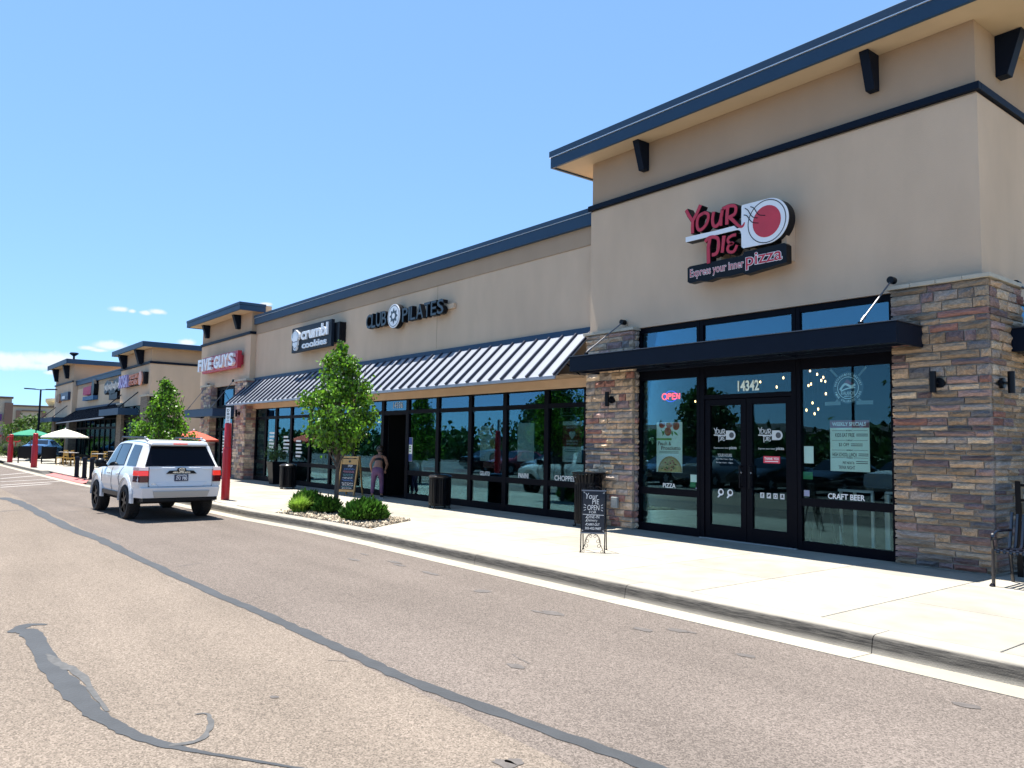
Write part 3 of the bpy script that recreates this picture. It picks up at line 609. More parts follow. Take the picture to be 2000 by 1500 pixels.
# side window of the right tower
sw = MB().box(-4.5, -4.4, 12.93, 16.5, .0, .2).box(-4.5, -4.4, 12.93, 13.05, .2, 3.9).box(-4.5, -4.4, 16.3, 16.5, .2, 3.9).box(-4.5, -4.4, 13.05, 16.3, 3.0, 3.6).build('window', FRAME, B)
for y0, y1 in ((13.05, 14.62), (14.72, 16.3)): MB().box(-4.46, -4.452, y0, y1, .2, 3.0).build('pane', GLS, sw); MB().box(-4.46, -4.452, y0, y1, 3.6, 3.9).build('pane', GLSU, sw)
MB().box(-4.5, -4.4, 14.62, 14.72, .2, 3.9).build('mullion', FRAME, sw)
part('wall', MB().box(-4.62, RX1, 16.5, 22, 0, 3.9), STUC)
# interior shell: floor, back wall, ceiling, partitions (dark shops)
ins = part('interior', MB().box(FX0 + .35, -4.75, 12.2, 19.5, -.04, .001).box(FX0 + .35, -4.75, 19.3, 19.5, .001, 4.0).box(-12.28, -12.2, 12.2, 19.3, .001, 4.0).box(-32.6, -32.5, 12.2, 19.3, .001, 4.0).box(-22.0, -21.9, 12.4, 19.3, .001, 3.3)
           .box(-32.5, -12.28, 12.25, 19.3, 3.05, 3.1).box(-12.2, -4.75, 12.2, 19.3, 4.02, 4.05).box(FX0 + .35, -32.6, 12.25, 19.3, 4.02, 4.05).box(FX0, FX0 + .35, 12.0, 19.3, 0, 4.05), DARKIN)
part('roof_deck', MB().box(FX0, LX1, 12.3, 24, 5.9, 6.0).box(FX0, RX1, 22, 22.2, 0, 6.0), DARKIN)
# lettering and signs on the glass
def letters(parent, s, x0, x1, z0, z1, y, m=WHITE, bold=.012, shear=0, name='lettering', ext=.0008): return text_into(MB(), s, x0, x1, z0, z1, y, ext, bold, shear).build(name, m, parent, fix=False)
letters(WL, 'PIZZA', -10.21, -9.90, .865, .95, 11.872)
letters(WR, 'CRAFT BEER', -6.78, -6.17, .865, .955, 11.872, bold=.02)
MINT = mat('number_mint', (.82, .97, .88), .5)
letters(WT, '14342', -8.48, -8.04, 2.66, 2.85, 11.872, MINT, .03)
letters(WIN[7], '14336', -21.03, -20.47, 2.68, 2.87, 12.042, mat('number_grey', (.50, .56, .62), .5), .012)
letters(WIN[10], 'GELATO', -16.48, -16.06, .84, .945, 12.042); letters(WIN[11], 'PANINI', -14.90, -14.52, .84, .96, 12.042); letters(WIN[12], 'CHOPPED', -13.58, -12.85, .84, .96, 12.042)
FROST = mat('frosted_film', (.34, .42, .41), .7)
for i in (8, 9):
    MB().box(MX[i] + .08, MX[i + 1] - .08, 12.062, 12.064, .84, 1.14).build('frosted_band', FROST, WIN[i])
    letters(WIN[i], 'CLUB PILATES', MX[i + 1] - .75, MX[i + 1] - .12, .88, .96, 12.046, mat('grey_print', (.10, .13, .14), .6), .005)
MB().box(MX[6] + .08, MX[7] - .08, 12.062, 12.064, .84, 1.14).build('frosted_band', FROST, WIN[6])
# ---------------------------------------------------------------- signs on the near building
# oven-peel pizza sign: shapes traced in an enlarged view (zx, zy) and laid on the sign's plane
SY = 11.42
def sg(zx, zy): p = wp(1300 + zx / 6.6667, 360 + zy / 6.6667, SY); return (p.x, p.z)
S = thing('pizza_shop_sign', 'red and white channel letter pizza sign with a round paddle on the tall tower', 'sign', (-8.2, SY, 5.4))
def fm(x, z, d): return (x, SY + d, z)
YS = [([(268, 335), (300, 400), (352, 480)], [36, 42, 36]), ([(455, 268), (405, 385), (352, 480)], [42, 40, 40]), ([(356, 470), (350, 560), (352, 640)], [40, 42, 40])]
OS = [(smooth_path([(497, 375), (430, 420), (410, 520), (430, 590), (480, 580), (540, 500), (558, 400), (520, 372), (490, 378)]), 36)]
US = [(smooth_path([(628, 355), (612, 450), (622, 530), (660, 545), (710, 480), (738, 330)]), 38), ([(742, 322), (724, 430), (722, 540)], [42, 38, 34])]
RS = [([(812, 290), (800, 400), (798, 524)], 42), (smooth_path([(738, 322), (830, 282), (905, 285), (915, 345), (890, 395), (820, 430)]), 36), (smooth_path([(825, 420), (890, 480), (960, 545), (1005, 545), (1030, 495)]), [40, 40, 40, 38, 38, 36, 36, 34, 32, 30, 28, 26, 24, 22, 18, 14, 10])]
PS = [([(580, 690), (556, 820), (560, 1030)], [44, 44, 46]), (smooth_path([(515, 748), (560, 700), (625, 685), (680, 705), (692, 780), (682, 860), (655, 905), (605, 920)]), 38)]
IS = [([(762, 670), (750, 780), (738, 890)], [46, 38, 40])]
ES = [(smooth_path([(918, 655), (860, 670), (812, 715), (830, 765), (880, 765), (830, 790), (808, 840), (830, 880), (890, 872), (930, 790)]), 32)]
SCL = 1 / 6.6667 * 0.0105               # enlarged pixels to metres on the sign, for stroke widths
def glyph(name, strokes, mapf, wk, y, m_front, m_back, depth, parent, rim):
    g = MB(); h = MB()
    for i, (p, w) in enumerate(strokes):
        P = [mapf(*q) for q in p]; ws = [v * wk for v in (w if isinstance(w, list) and len(w) == len(p) else [w if not isinstance(w, list) else w[0]] * len(p))]
        if depth: stroke_into(h, P, [v + rim for v in ws], lambda x, z, d: (x, y + d, z), .004 + i * .001, depth)
        stroke_into(g, P, ws, lambda x, z, d: (x, y + d, z), -.006 - i * .0012, .004)
    o = g.build(name, m_front, parent)
    if depth: h.build('letter_return', m_back, o)
    return o
for s in (YS, OS, US, RS, PS, IS, ES): glyph('letter', s, sg, SCL, SY, SIGNR, SIGNB, .17, S, .022)
cx, cz = sg(1315, 480); rd = .272
pad = [sg(260, 690), sg(640, 605), sg(890, 540), sg(930, 575), sg(985, 560)] + [sg(985, 430), sg(988, 290), sg(1000, 270)]
top = sg(1390, 178); pc = (sg(1315, 480)[0] + .03, cz)
arc = circle(pc[0], pc[1], .385, 26, a0=PI / 2 + .05, a1=-PI / 2 - .05, close=True)
pad += arc + [sg(1010, 832), sg(988, 815), sg(985, 650), sg(970, 605), sg(935, 592), sg(262, 755)]
o = MB().facade(pad, SY + .0, SY + .012).build('paddle', SIGNW, S)
MB().facade([(pc[0] + (x - pc[0]) * 1.0, z) for x, z in pad], SY + .014, SY + .20).build('paddle_return', SIGNB, o)
rm = mat('pizza_disc', (.52, .03, .05), .4, var=.15, vs=2)
MB().facade(circle(cx, cz, rd, 32), SY - .004, SY + .002).build('pizza_disc', rm, S)
rim = MB(); ro = circle(cx, cz, .372, 40); ri = circle(cx, cz, .357, 40)
for i in range(40): rim.add([(ro[i][0], SY - .003, ro[i][1]), (ro[(i + 1) % 40][0], SY - .003, ro[(i + 1) % 40][1]), (ri[(i + 1) % 40][0], SY - .003, ri[(i + 1) % 40][1]), (ri[i][0], SY - .003, ri[i][1])], [(0, 1, 2, 3)])
rim.build('ring', SIGNB, S)
for pth in ([(1105, 292), (1150, 310), (1190, 370), (1225, 400), (1300, 405)], [(1035, 312), (1075, 340), (1110, 400), (1150, 432), (1200, 438)], [(1020, 400), (1060, 410), (1100, 465), (1140, 498), (1212, 505)]):
    mb = MB(); stroke_into(mb, [sg(*q) for q in smooth_path(pth)], .014, fm, -.0075, -.003); mb.build('heat_line', SIGNB, S)
tag_p = [(-9.25, 4.70), (-9.25, 4.96), (-9.2, 4.985), (-8.06, 4.985), (-8.02, 5.04), (-7.24, 5.05), (-7.20, 5.01), (-7.20, 4.72), (-7.80, 4.66), (-8.0, 4.64), (-8.05, 4.68), (-8.35, 4.66), (-8.6, 4.68), (-8.8, 4.65), (-9.0, 4.68), (-9.2, 4.67)]
pl = MB().facade(tag_p, SY + .01, SY + .16).build('tagline_panel', SIGNB, S)
x0, z0 = sg(310, 1245); x1, z1 = sg(1095, 1010)
zl = 4.725
text_into(MB(), 'Express your inner', -9.19, -8.02, zl, zl + .20, SY + .004, .001, .035).build('lettering', WHITE, pl, fix=False)
text_into(MB(), 'Express your inner', -9.183, -8.027, zl + .008, zl + .192, SY + .001, .001, -.004).build('lettering', SIGNR, pl, fix=False)
text_into(MB(), 'pizza', -7.99, -7.27, zl - .02, zl + .27, SY + .004, .001, .04).build('lettering', WHITE, pl, fix=False)
text_into(MB(), 'pizza', -7.98, -7.28, zl - .012, zl + .262, SY + .001, .001, .008).build('lettering', SIGNR, pl, fix=False)
for zx in (1080, 1490, 640):
    px_ = sg(zx, 900)[0]; MB().box(px_ - .045, px_ + .045, SY + .12, 11.8, 4.80, 5.45).build('sign_bracket', STUC, S)
# red and white burger sign
S = thing('burger_sign', 'red box sign with big white FIVE GUYS letters on the second tower', 'sign', (-35.6, 11.4, 5.1))
MB().box(-37.95, -33.2, 11.42, 11.60, 4.70, 5.44).box(-36.8, -33.3, 11.6, 11.72, 4.85, 5.25).build('sign_box', mat('box_red', (.46, .025, .05), .4), S, bevel=.012)
u = -38.25
for ch, w in zip('FIVE GUYS', (.49, .24, .55, .49, .22, .60, .58, .58, .60)):
    if ch != ' ': text_into(MB(), ch, u, u + w, 4.80, 5.36, 11.36, .06, .035).build('letter', SIGNW, S, fix=False)
    u += w + .06
# bakery sign
S = thing('bakery_sign', 'dark slate box sign with white cookie shop lettering on the low wing', 'sign', (-26.2, 11.6, 5.3))
bx = MB().box(-27.88, -24.55, 11.58, 11.70, 4.88, 5.80).build('sign_box', mat('sign_slate', (.010, .017, .028), .5, spec=.2), S, bevel=.01)
MB().box(-27.3, -24.2, 11.705, 11.95, 5.0, 5.68).build('sign_cabinet', SIGNB, S)
text_into(MB(), 'crumbl', -26.95, -24.75, 5.28, 5.72, 11.55, .025, .03).build('lettering', SIGNW, S, fix=False)
text_into(MB(), 'cookies', -26.88, -24.85, 4.97, 5.21, 11.56, .02, .03).build('lettering', SIGNW, S, fix=False)
em = MB()
hat = [( -27.62, 5.13), (-27.2, 5.13), (-27.2, 5.30)] + circle(-27.22, 5.46, .16, 8, a0=-PI / 2, a1=PI * .6, close=True) + circle(-27.42, 5.55, .16, 8, a0=PI * .3, a1=PI * .8, close=True) + circle(-27.60, 5.46, .15, 8, a0=PI * .45, a1=PI * 1.5, close=True) + [(-27.62, 5.30)]
em.facade(hat, 11.50, 11.575); em.facade(circle(-27.41, 5.06, .155, 14, .12), 11.505, 11.575)
em.build('hat_emblem', SIGNW, S)
ln = MB(); stroke_into(ln, smooth_path([(-27.66, 5.42), (-27.62, 5.6), (-27.42, 5.68), (-27.22, 5.6), (-27.12, 5.45), (-27.2, 5.3)]), .016, lambda x, z, d: (x, 11.497 + d, z), -.002, .004)
stroke_into(ln, [(-27.62, 5.26), (-27.2, 5.26)], .02, lambda x, z, d: (x, 11.497 + d, z), -.003, .004); stroke_into(ln, smooth_path([(-27.52, 5.07), (-27.41, 5.0), (-27.3, 5.07)]), .018, lambda x, z, d: (x, 11.5 + d, z), -.003, .004)
ln.build('emblem_line', bx.data.materials[0], S)
# studio sign: separate dark letters with a round medallion
S = thing('studio_sign', 'dark letters CLUB PILATES with a round white medallion on the low wing', 'sign', (-20.1, 11.75, 5.4))
LET = mat('letter_face', (.035, .058, .078), .4)
def chan(ch, x0, x1, z0, z1):
    o = text_into(MB(), ch, x0, x1, z0, z1, 11.70, .004, .002).build('letter', LET, S, fix=False)
    text_into(MB(), ch, x0 - .012, x1 + .012, z0 - .012, z1 + .012, 11.78, .07, .03).build('letter_return', SIGNB, o, fix=False)
def row(s, x0, x1, z0, z1, wd):
    tot = sum(wd) + .045 * (len(s) - 1); k = (x1 - x0) / tot; u = x0
    for ch, w_ in zip(s, wd): chan(ch, u, u + w_ * k, z0, z1); u += (w_ + .045) * k
row('CLUB', -22.30, -21.02, 5.22, 5.66, (.30, .24, .29, .28)); row('PILATES', -20.06, -17.86, 5.20, 5.60, (.27, .06, .23, .33, .27, .24, .28))
md = MB().facade(circle(-20.53, 5.43, .36, 32), 11.68, 11.70).build('medallion', SIGNW, S)
MB().facade(circle(-20.53, 5.43, .37, 32), 11.702, 11.86).build('medallion_return', SIGNB, md)
star = [(-20.53 + (.235 if i % 2 == 0 else .15) * math.cos(i * PI / 8), 5.43 + (.235 if i % 2 == 0 else .15) * math.sin(i * PI / 8)) for i in range(16)]
MB().facade(star, 11.672, 11.679).build('medallion_star', LET, md); MB().facade(circle(-20.53, 5.43, .085, 16), 11.666, 11.671).build('medallion_centre', SIGNW, md)
rr = MB(); ro = circle(-20.53, 5.43, .325, 32); ri = circle(-20.53, 5.43, .305, 32)
for i in range(32): rr.add([(ro[i][0], 11.677, ro[i][1]), (ro[(i + 1) % 32][0], 11.677, ro[(i + 1) % 32][1]), (ri[(i + 1) % 32][0], 11.677, ri[(i + 1) % 32][1]), (ri[i][0], 11.677, ri[i][1])], [(0, 1, 2, 3)])
rr.build('medallion_ring', LET, md)
MB().box(-22.1, -17.6, 11.86, 11.94, 5.33, 5.47).build('raceway', STUC, S)
# sconces
def sconce(x, y, z, label, face='-Y'):
    s = thing('wall_lamp', label, 'wall lamp', (x, y, z), 0, 'cylinder lamps on the stone piers')
    if face == '-Y': MB().bar((x, y - .10, z - .14), (x, y - .10, z + .16), .045, n=14).build('lamp_shade', BLACK, s, smooth=40); MB().bar((x + .05, y - .03, z), (x + .05, y + .02, z), .075, n=14).bar((x, y - .10, z), (x + .05, y, z), .02).build('wall_plate', BLACK, s, smooth=40)
    else: MB().bar((x + .10, y, z - .14), (x + .10, y, z + .16), .045, n=14).build('lamp_shade', BLACK, s, smooth=40); MB().bar((x - .02, y - .05, z), (x + .03, y - .05, z), .075, n=14).bar((x, y - .05, z), (x + .10, y, z), .02).build('wall_plate', BLACK, s, smooth=40)
sconce(-4.98, 11.64, 2.62, 'black cylinder lamp on the front of the right stone pier'); sconce(-4.24, 11.98, 2.60, 'black cylinder lamp on the side of the right stone pier', '+X')
sconce(-11.42, 11.64, 2.60, 'black cylinder lamp on the stone pier left of the OPEN window'); sconce(-33.15, 11.55, 2.75, 'black cylinder lamp on the stone pier behind the red bollard'); sconce(-37.8, 11.55, 2.75, 'black cylinder lamp on the farthest pier of the near building')
b = thing('outlet_box', 'grey weatherproof outlet box low on the pier beside the sidewalk sign', 'outlet box', (-11.2, 11.6, .5)); MB().box(-11.33, -11.16, 11.575, 11.64, .40, .62).build('cover', mat('outlet_grey', (.33, .35, .34), .5), b, bevel=.01); MB().box(-11.29, -11.20, 11.568, 11.574, .45, .57).build('flap', SILV, b)
# ---------------------------------------------------------------- posters and decals behind the glass
def poster(name, label, x0, x1, z0, z1, y, m, cat='poster'):
    p = thing(name, label, cat, ((x0 + x1) / 2, y, z0)); MB().box(x0, x1, y, y + .004, z0, z1).build('sheet', m, p); return p
PAPER = mat('poster_mint', (.78, .90, .82), .7); PINK = mat('poster_maroon', (.26, .10, .14), .7); INK = mat('ink', (.03, .035, .035), .7)
GRN = mat('poster_green', (.10, .30, .06), .7); PEACH = mat('peach', (.42, .06, .03), .6, var=.5, vs=12); CRUST = mat('pizza_crust', (.45, .30, .10), .7, var=.3, vs=20); HERB = mat('pizza_herb', (.10, .16, .04), .7); TOM = mat('pizza_tomato', (.36, .05, .03), .7)
y = 11.925
p = poster('pizza_poster', 'mint peach and prosciutto pizza poster above the word PIZZA', -10.42, -9.78, 1.16, 2.13, y, PAPER)
k = MB()
def cut(cx_, cz_, r, xa=-10.415, xb=-9.785, za=1.165, zb=2.125, n=20, ry=None): return [(min(xb, max(xa, a)), min(zb, max(za, c))) for a, c in circle(cx_, cz_, r, n, ry)]
for i, (a, c, r) in enumerate(((-10.28, 2.10, .085), (-10.10, 2.10, .085), (-9.93, 2.06, .085), (-10.13, 1.95, .085))): MB().facade(cut(a, c, r), y - .003 - i * .0006, y - .001).build('peach', PEACH, p)
for a in ((-10.3, 1.98, -10.22, 1.88), (-10.22, 1.98, -10.27, 1.86), (-10.03, 1.97, -10.02, 1.86), (-9.99, 1.95, -9.88, 1.87)): stroke_into(k, [(a[0], a[1]), ((a[0] + a[2]) / 2, (a[1] + a[3]) / 2), (a[2], a[3])], [.01, .045, .004], lambda x, z, d: (x, y + d, z), -.002, -.001)
k.build('leaf_print', GRN, p); MB().box(-10.42, -10.04, y - .002, y - .001, 1.78, 1.82).build('banner', mat('banner_green', (.22, .42, .10), .7), p)
letters(p, 'Peach &', -10.38, -10.05, 1.68, 1.755, y - .001, mat('ink_brown', (.14, .06, .05), .7), .015); letters(p, 'Prosciutto', -10.30, -9.82, 1.59, 1.665, y - .001, mat('ink_brown', (.14, .06, .05)), .015)
for z in (1.555, 1.53): MB().box(-10.35, -9.86, y - .0015, y - .001, z, z + .007).build('small_print', INK, p)
MB().facade(cut(-10.08, 1.17, .30, n=30), y - .002, y - .001).build('pizza', CRUST, p); MB().facade(cut(-10.08, 1.17, .265, n=30), y - .003, y - .002).build('topping', mat('pizza_cheese', (.52, .42, .16), .7, var=.35, vs=16), p)
top_ = MB(); 
for i in range(26):
    a = R.uniform(0.1, PI - .1); r = R.uniform(.03, .22); x, z = -10.08 + r * math.cos(a), 1.19 + r * math.sin(a) * .95; top_.facade(cut(x, z, .022, n=6, ry=.014), y - .0045 - i * .0001, y - .003, i % 3)
top_.build('topping', [TOM, HERB, mat('pizza_ham', (.50, .24, .17), .7)], p)
p = poster('specials_poster', 'WEEKLY SPECIALS poster taped in the window above CRAFT BEER', -6.76, -6.11, 1.31, 2.12, y, PAPER)
MB().box(-6.76, -6.11, y - .002, y - .001, 2.0, 2.12).build('header', PINK, p); letters(p, 'WEEKLY SPECIALS', -6.72, -6.16, 2.03, 2.09, y - .003, bold=.02)
for i, (d_, s1, w_, z) in enumerate((('MONDAY', 'KIDS EAT FREE', .32, 1.855), ('TUESDAY', '$3 OFF', .17, 1.70), ('WEDNESDAY', 'HIGH SCHOOL LUNCH', .40, 1.545), ('THURSDAY', 'PINT NIGHT &', .19, 1.425))):
    MB().box(-6.73, -6.50, y - .0015, y - .001, z + .098, z + .103).box(-6.37, -6.14, y - .0015, y - .001, z + .098, z + .103).build('rule', INK, p)
    letters(p, d_, -6.49, -6.38, z + .09, z + .11, y - .001, INK, .02); x_ = (-6.67, -6.61, -6.72, -6.55)[i]; letters(p, s1, x_, x_ + w_, z, z + (.06 if i < 3 else .042), y - .001, INK, .004)
    for q in range(2): MB().box(x_ + w_ + .03, min(-6.13, x_ + w_ + .22), y - .0015, y - .001, z + .012 + q * .028, z + .022 + q * .028).build('small_print', INK, p)
letters(p, 'TRIVIA NIGHT', -6.62, -6.35, 1.345, 1.40, y - .001, INK, .004)
p = poster('menu_poster', 'mint pizza menu poster with three food photos above GELATO', -16.58, -15.96, 1.21, 2.11, 12.1, PAPER); y = 12.1
for z, m in ((2.02, TOM), (1.66, mat('pizza_cheese', (.52, .42, .16))), (1.30, HERB)): MB().facade([(min(-15.965, a), c) for a, c in circle(-16.0, z, .17, 20, .13)], y - .002, y - .001).build('food_photo', m, p); MB().facade([(min(-15.965, a), c) for a, c in circle(-16.0, z, .12, 20, .09)], y - .003, y - .002).build('food_photo', CRUST, p)
for i, (s, z) in enumerate((('The pizza', 2.0), ('slices are', 1.92), ('endless!', 1.84))): letters(p, s, -16.54, -16.26, z, z + .055, y - .001, INK, .01)
for i in range(9): MB().box(-16.54, -16.54 + R.uniform(.15, .3), y - .002, y - .001, 1.76 - i * .055, 1.768 - i * .055).build('small_print', INK, p)
poster('blank_poster', 'blank pale mint poster back in the window above PANINI', -15.03, -14.40, 1.24, 2.17, 12.1, PAPER)
p = poster('fundraiser_poster', 'dark red raise money poster with a white heart beside the pier', -13.38, -12.75, 1.27, 2.19, 12.1, PAPER)
MB().box(-13.38, -12.75, y - .002, y - .001, 1.62, 2.10).build('header', mat('poster_red', (.20, .012, .022), .7), p); letters(p, 'RAISE MONEY', -13.26, -12.88, 2.03, 2.08, y - .003); letters(p, 'SCHEDULE A', -13.25, -12.88, 1.72, 1.77, y - .003); letters(p, 'BENEFIT NIGHT', -13.25, -12.88, 1.655, 1.70, y - .003)
MB().facade([(-13.065 + .105 * math.sin(t) ** 3, 1.885 + .0067 * (13 * math.cos(t) - 5 * math.cos(2 * t) - 2 * math.cos(3 * t) - math.cos(4 * t))) for t in np.linspace(0, 2 * PI, 25)[:-1]], y - .0035, y - .002).build('heart', PAPER, p)
for z in (1.55, 1.50, 1.33): MB().box(-13.28, -12.88, y - .0015, y - .001, z, z + .012).build('small_print', INK, p)
p = poster('notice_strip', 'narrow blue and white notice strip on the glass beside the open doorway', -20.10, -19.86, 1.10, 1.80, 12.04, WHITE, 'notice')
for a in (1.10, 1.58): MB().box(-20.095, -19.865, 12.035, 12.039, a + .005, a + .215).build('print', mat('notice_blue', (.03, .06, .22), .6), p)
for a in (1.38, 1.46, 1.52): MB().box(-20.02, -19.92, 12.036, 12.039, a, a + .03).build('print', GRN, p)
# neon signs
NEONR = mat('neon_red', (1.0, .03, .02), .4, emit=1.5); NEONB = mat('neon_blue', (.03, .04, 1.0), .4, emit=.5)
n_ = thing('neon_sign', 'red neon OPEN sign ringed in blue in the left tower window', 'neon sign', (-10.1, 11.97, 2.63)); MB().box(-10.34, -9.88, 12.0, 12.01, 2.55, 2.74).build('backing', BLACK, n_)
mb = MB()
for pth in ([(a, c) for a, c in circle(-10.255, 2.638, .062, 14, .058, close=True)], [(-10.165, 2.585), (-10.165, 2.69), (-10.12, 2.69), (-10.09, 2.668), (-10.12, 2.642), (-10.165, 2.642)], [(-9.985, 2.69), (-10.06, 2.69), (-10.06, 2.585), (-9.985, 2.585)], [(-10.06, 2.64), (-9.995, 2.64)], [(-9.955, 2.585), (-9.955, 2.69), (-9.885, 2.585), (-9.885, 2.69)]): mb.tube([(a, 11.97, c) for a, c in pth], .010, n=5)
mb.build('neon_tube', NEONR, n_); MB().tube([(a, 11.985, c) for a, c in circle(-10.11, 2.64, .15, 26, .105, close=True)], .006, n=5).build('neon_tube', NEONB, n_)
n_ = thing('beer_sign', 'unlit BUD LIGHT outline sign high in the window beside the pier', 'neon sign', (-13.1, 12.1, 2.6))
TUBE = mat('unlit_tube', (.30, .40, .34), .4); mb = MB().tube([(-13.45, 12.1, 2.32), (-13.45, 12.1, 2.86), (-12.74, 12.1, 2.86), (-12.74, 12.1, 2.32), (-13.45, 12.1, 2.32)], .008, n=5); mb.build('tube_frame', TUBE, n_)
letters(n_, 'BUD', -13.33, -12.90, 2.62, 2.80, 12.10, TUBE, .01); letters(n_, 'LIGHT', -13.40, -12.80, 2.38, 2.56, 12.10, TUBE, .01); letters(n_, 'BUD', -13.325, -12.905, 2.63, 2.79, 12.096, DARKIN, -.012); letters(n_, 'LIGHT', -13.395, -12.805, 2.39, 2.55, 12.096, DARKIN, -.012)
# round beer crest with crossed sticks
CREST = mat('crest_print', (.75, .88, .90), .6)
p = thing('brewery_crest', 'round pale brewery crest with crossed hockey sticks in the right window', 'window decal', (-6.435, 11.9, 2.62)); cy, cc, cz = 11.905, -6.435, 2.635
mb = MB()
for k_ in (-1, 1): stroke_into(mb, [(cc + k_ * .30, 2.95), (cc - k_ * .22, 2.40)], .035, lambda x, z, d: (x, cy + d, z), .004, .005); stroke_into(mb, [(cc + k_ * .13, 2.395), (cc + k_ * .40, 2.39)], .06, lambda x, z, d: (x, cy + d, z), .006, .007)
mb.build('stick_print', mat('crest_faint', (.17, .25, .27), .6), p)
def ringp(r0, r1, m, d, name='ring_print'):
    g = MB(); a = circle(cc, cz, r0, 36); c = circle(cc, cz, r1, 36)
    for i in range(36): g.add([(a[i][0], cy - d, a[i][1]), (a[(i + 1) % 36][0], cy - d, a[(i + 1) % 36][1]), (c[(i + 1) % 36][0], cy - d, c[(i + 1) % 36][1]), (c[i][0], cy - d, c[i][1])], [(0, 1, 2, 3)])
    g.build(name, m, p)
MB().facade(circle(cc, cz, .255, 32), cy - .001, cy).build('disc_print', mat('crest_dark', (.035, .07, .09), .6), p); ringp(.178, .168, CREST, .002)
mb = MB(); stroke_into(mb, smooth_path([(cc - .13, cz - .03), (cc - .05, cz + .06), (cc + .05, cz + .02), (cc + .12, cz + .05)]), .035, lambda x, z, d: (x, cy + d, z), -.003, -.002); stroke_into(mb, smooth_path([(cc - .12, cz - .05), (cc, cz - .01), (cc + .12, cz)]), .02, lambda x, z, d: (x, cy + d, z), -.0035, -.002); mb.build('swoosh_print', CREST, p)
MB().facade([(cc - .09, cz + .05), (cc - .01, cz + .14), (cc + .09, cz + .06), (cc, cz + .045)], cy - .0025, cy - .001).build('peak_print', PINK, p)
letters(p, 'AVALANCHE', cc - .12, cc + .12, cz - .115, cz - .055, cy - .003, CREST, .005); letters(p, 'AMBER ALE', cc - .07, cc + .07, cz - .145, cz - .125, cy - .003, CREST, .01)
mb = MB()
def around(s, a0, a1, r, flip):
    for i, ch in enumerate(s):
        if ch == ' ': continue
        a = a0 + (a1 - a0) * i / (len(s) - 1); u = Vector((math.sin(a), 0, -math.cos(a))) * (-1 if flip else 1) * -1
        ru = Vector((math.cos(a), 0, math.sin(a))); bv = ru * (-1 if flip else 1); bu = Vector((bv.z, 0, -bv.x))
        text_into(mb, ch, -.011, .011, -.017, .017, 0, .0005, .02, basis=(Vector((cc, cy - .002, cz)) + ru * r, bu, bv, Vector((0, -1, 0))))
around('BRECKENRIDGE BREWERY', PI - .18, .18, .215, False); around('FINE COLORADO ALES', PI + .35, 2 * PI - .35, .215, True); mb.build('ring_lettering', CREST, p, fix=False)
# door logos and stickers
def door_logo(d, x0, x1, zt, zb):
    sx_ = (x1 - x0) / 1340.0; sz_ = (zt - zb) / 860.0
    def mf(zx, zy): zy2 = zy + (zx - 260) * .235; return (x0 + (zx - 260) * sx_, zt - (zy2 - 400) * sz_)
    mb = MB()
    for st in (YS, OS, US, RS, PS, IS, ES):
        for i, (pp, w_) in enumerate(st): stroke_into(mb, [mf(*q) for q in pp], (w_[0] if isinstance(w_, list) else w_) * sx_ * .9, lambda x, z, e: (x, 11.884 + e, z), -.0012 - i * .0004, 0)
    a = mf(985, 270); c = mf(1000, 832); cc_ = mf(1315, 480); r = .5 * (a[1] - c[1]) * .86
    outer = [(a[0], cc_[1] + r), (a[0], cc_[1] - r)] + circle(cc_[0], cc_[1], r, 16, a0=-PI / 2, a1=PI / 2, close=True); mb.facade(outer, 11.883, 11.8845)
    stroke_into(mb, [mf(260, 722), mf(985, 570)], 55 * sx_, lambda x, z, e: (x, 11.8825 + e, z), 0, .0008)
    mb.build('logo_print', mat('logo_grey', (.52, .58, .60), .6), d)
    MB().facade(circle(cc_[0], cc_[1], r * .62, 18), 11.8815, 11.8828).build('logo_print', mat('logo_dark', (.06, .07, .08), .6), d)
    letters(d, 'Express your inner', x0, x0 + (x1 - x0) * .66, zb - .075, zb - .035, 11.884, mat('logo_grey', (.5, .5, .5)), .0); letters(d, 'pizza', x0 + (x1 - x0) * .69, x1, zb - .085, zb - .02, 11.884, mat('logo_grey', (.5, .5, .5)), .01)
door_logo(DOORS[0], -9.01, -8.52, 1.99, 1.70); door_logo(DOORS[1], -8.07, -7.57, 1.99, 1.70)
letters(DOORS[0], 'YOUR HOURS', -8.93, -8.62, 1.49, 1.545, 11.884, mat('logo_grey', (.5, .5, .5)), 0); letters(DOORS[0], 'Sun-Thu 11am - 9pm', -8.96, -8.60, 1.43, 1.46, 11.884, mat('logo_grey', (.5, .5, .5))); letters(DOORS[0], 'Fri-Sat 11am - 10pm', -8.96, -8.60, 1.365, 1.395, 11.884, mat('logo_grey', (.5, .5, .5)))
s_ = MB().box(-7.97, -7.65, 11.882, 11.885, 1.40, 1.52).build('thanks_sticker', mat('sticker_red', (.62, .05, .09), .6), DOORS[1]); letters(DOORS[1], 'THANK YOU', -7.95, -7.67, 1.455, 1.50, 11.8815, bold=.02)
MB().box(-7.94, -7.68, 11.8805, 11.8815, 1.425, 1.437).build('small_print', WHITE, DOORS[1])
for i, x in enumerate((-8.86, -8.66)):
    MB().facade(circle(x, .85, .062, 16), 11.8825, 11.885).facade([(x - .075, .76), (x - .055, .745), (x + .01, .81), (x - .02, .83)], 11.882, 11.885).build('round_sticker', WHITE, DOORS[0]); MB().facade(circle(x + .004, .855, .036, 14), 11.8810, 11.8822).build('round_sticker', INK, DOORS[0])
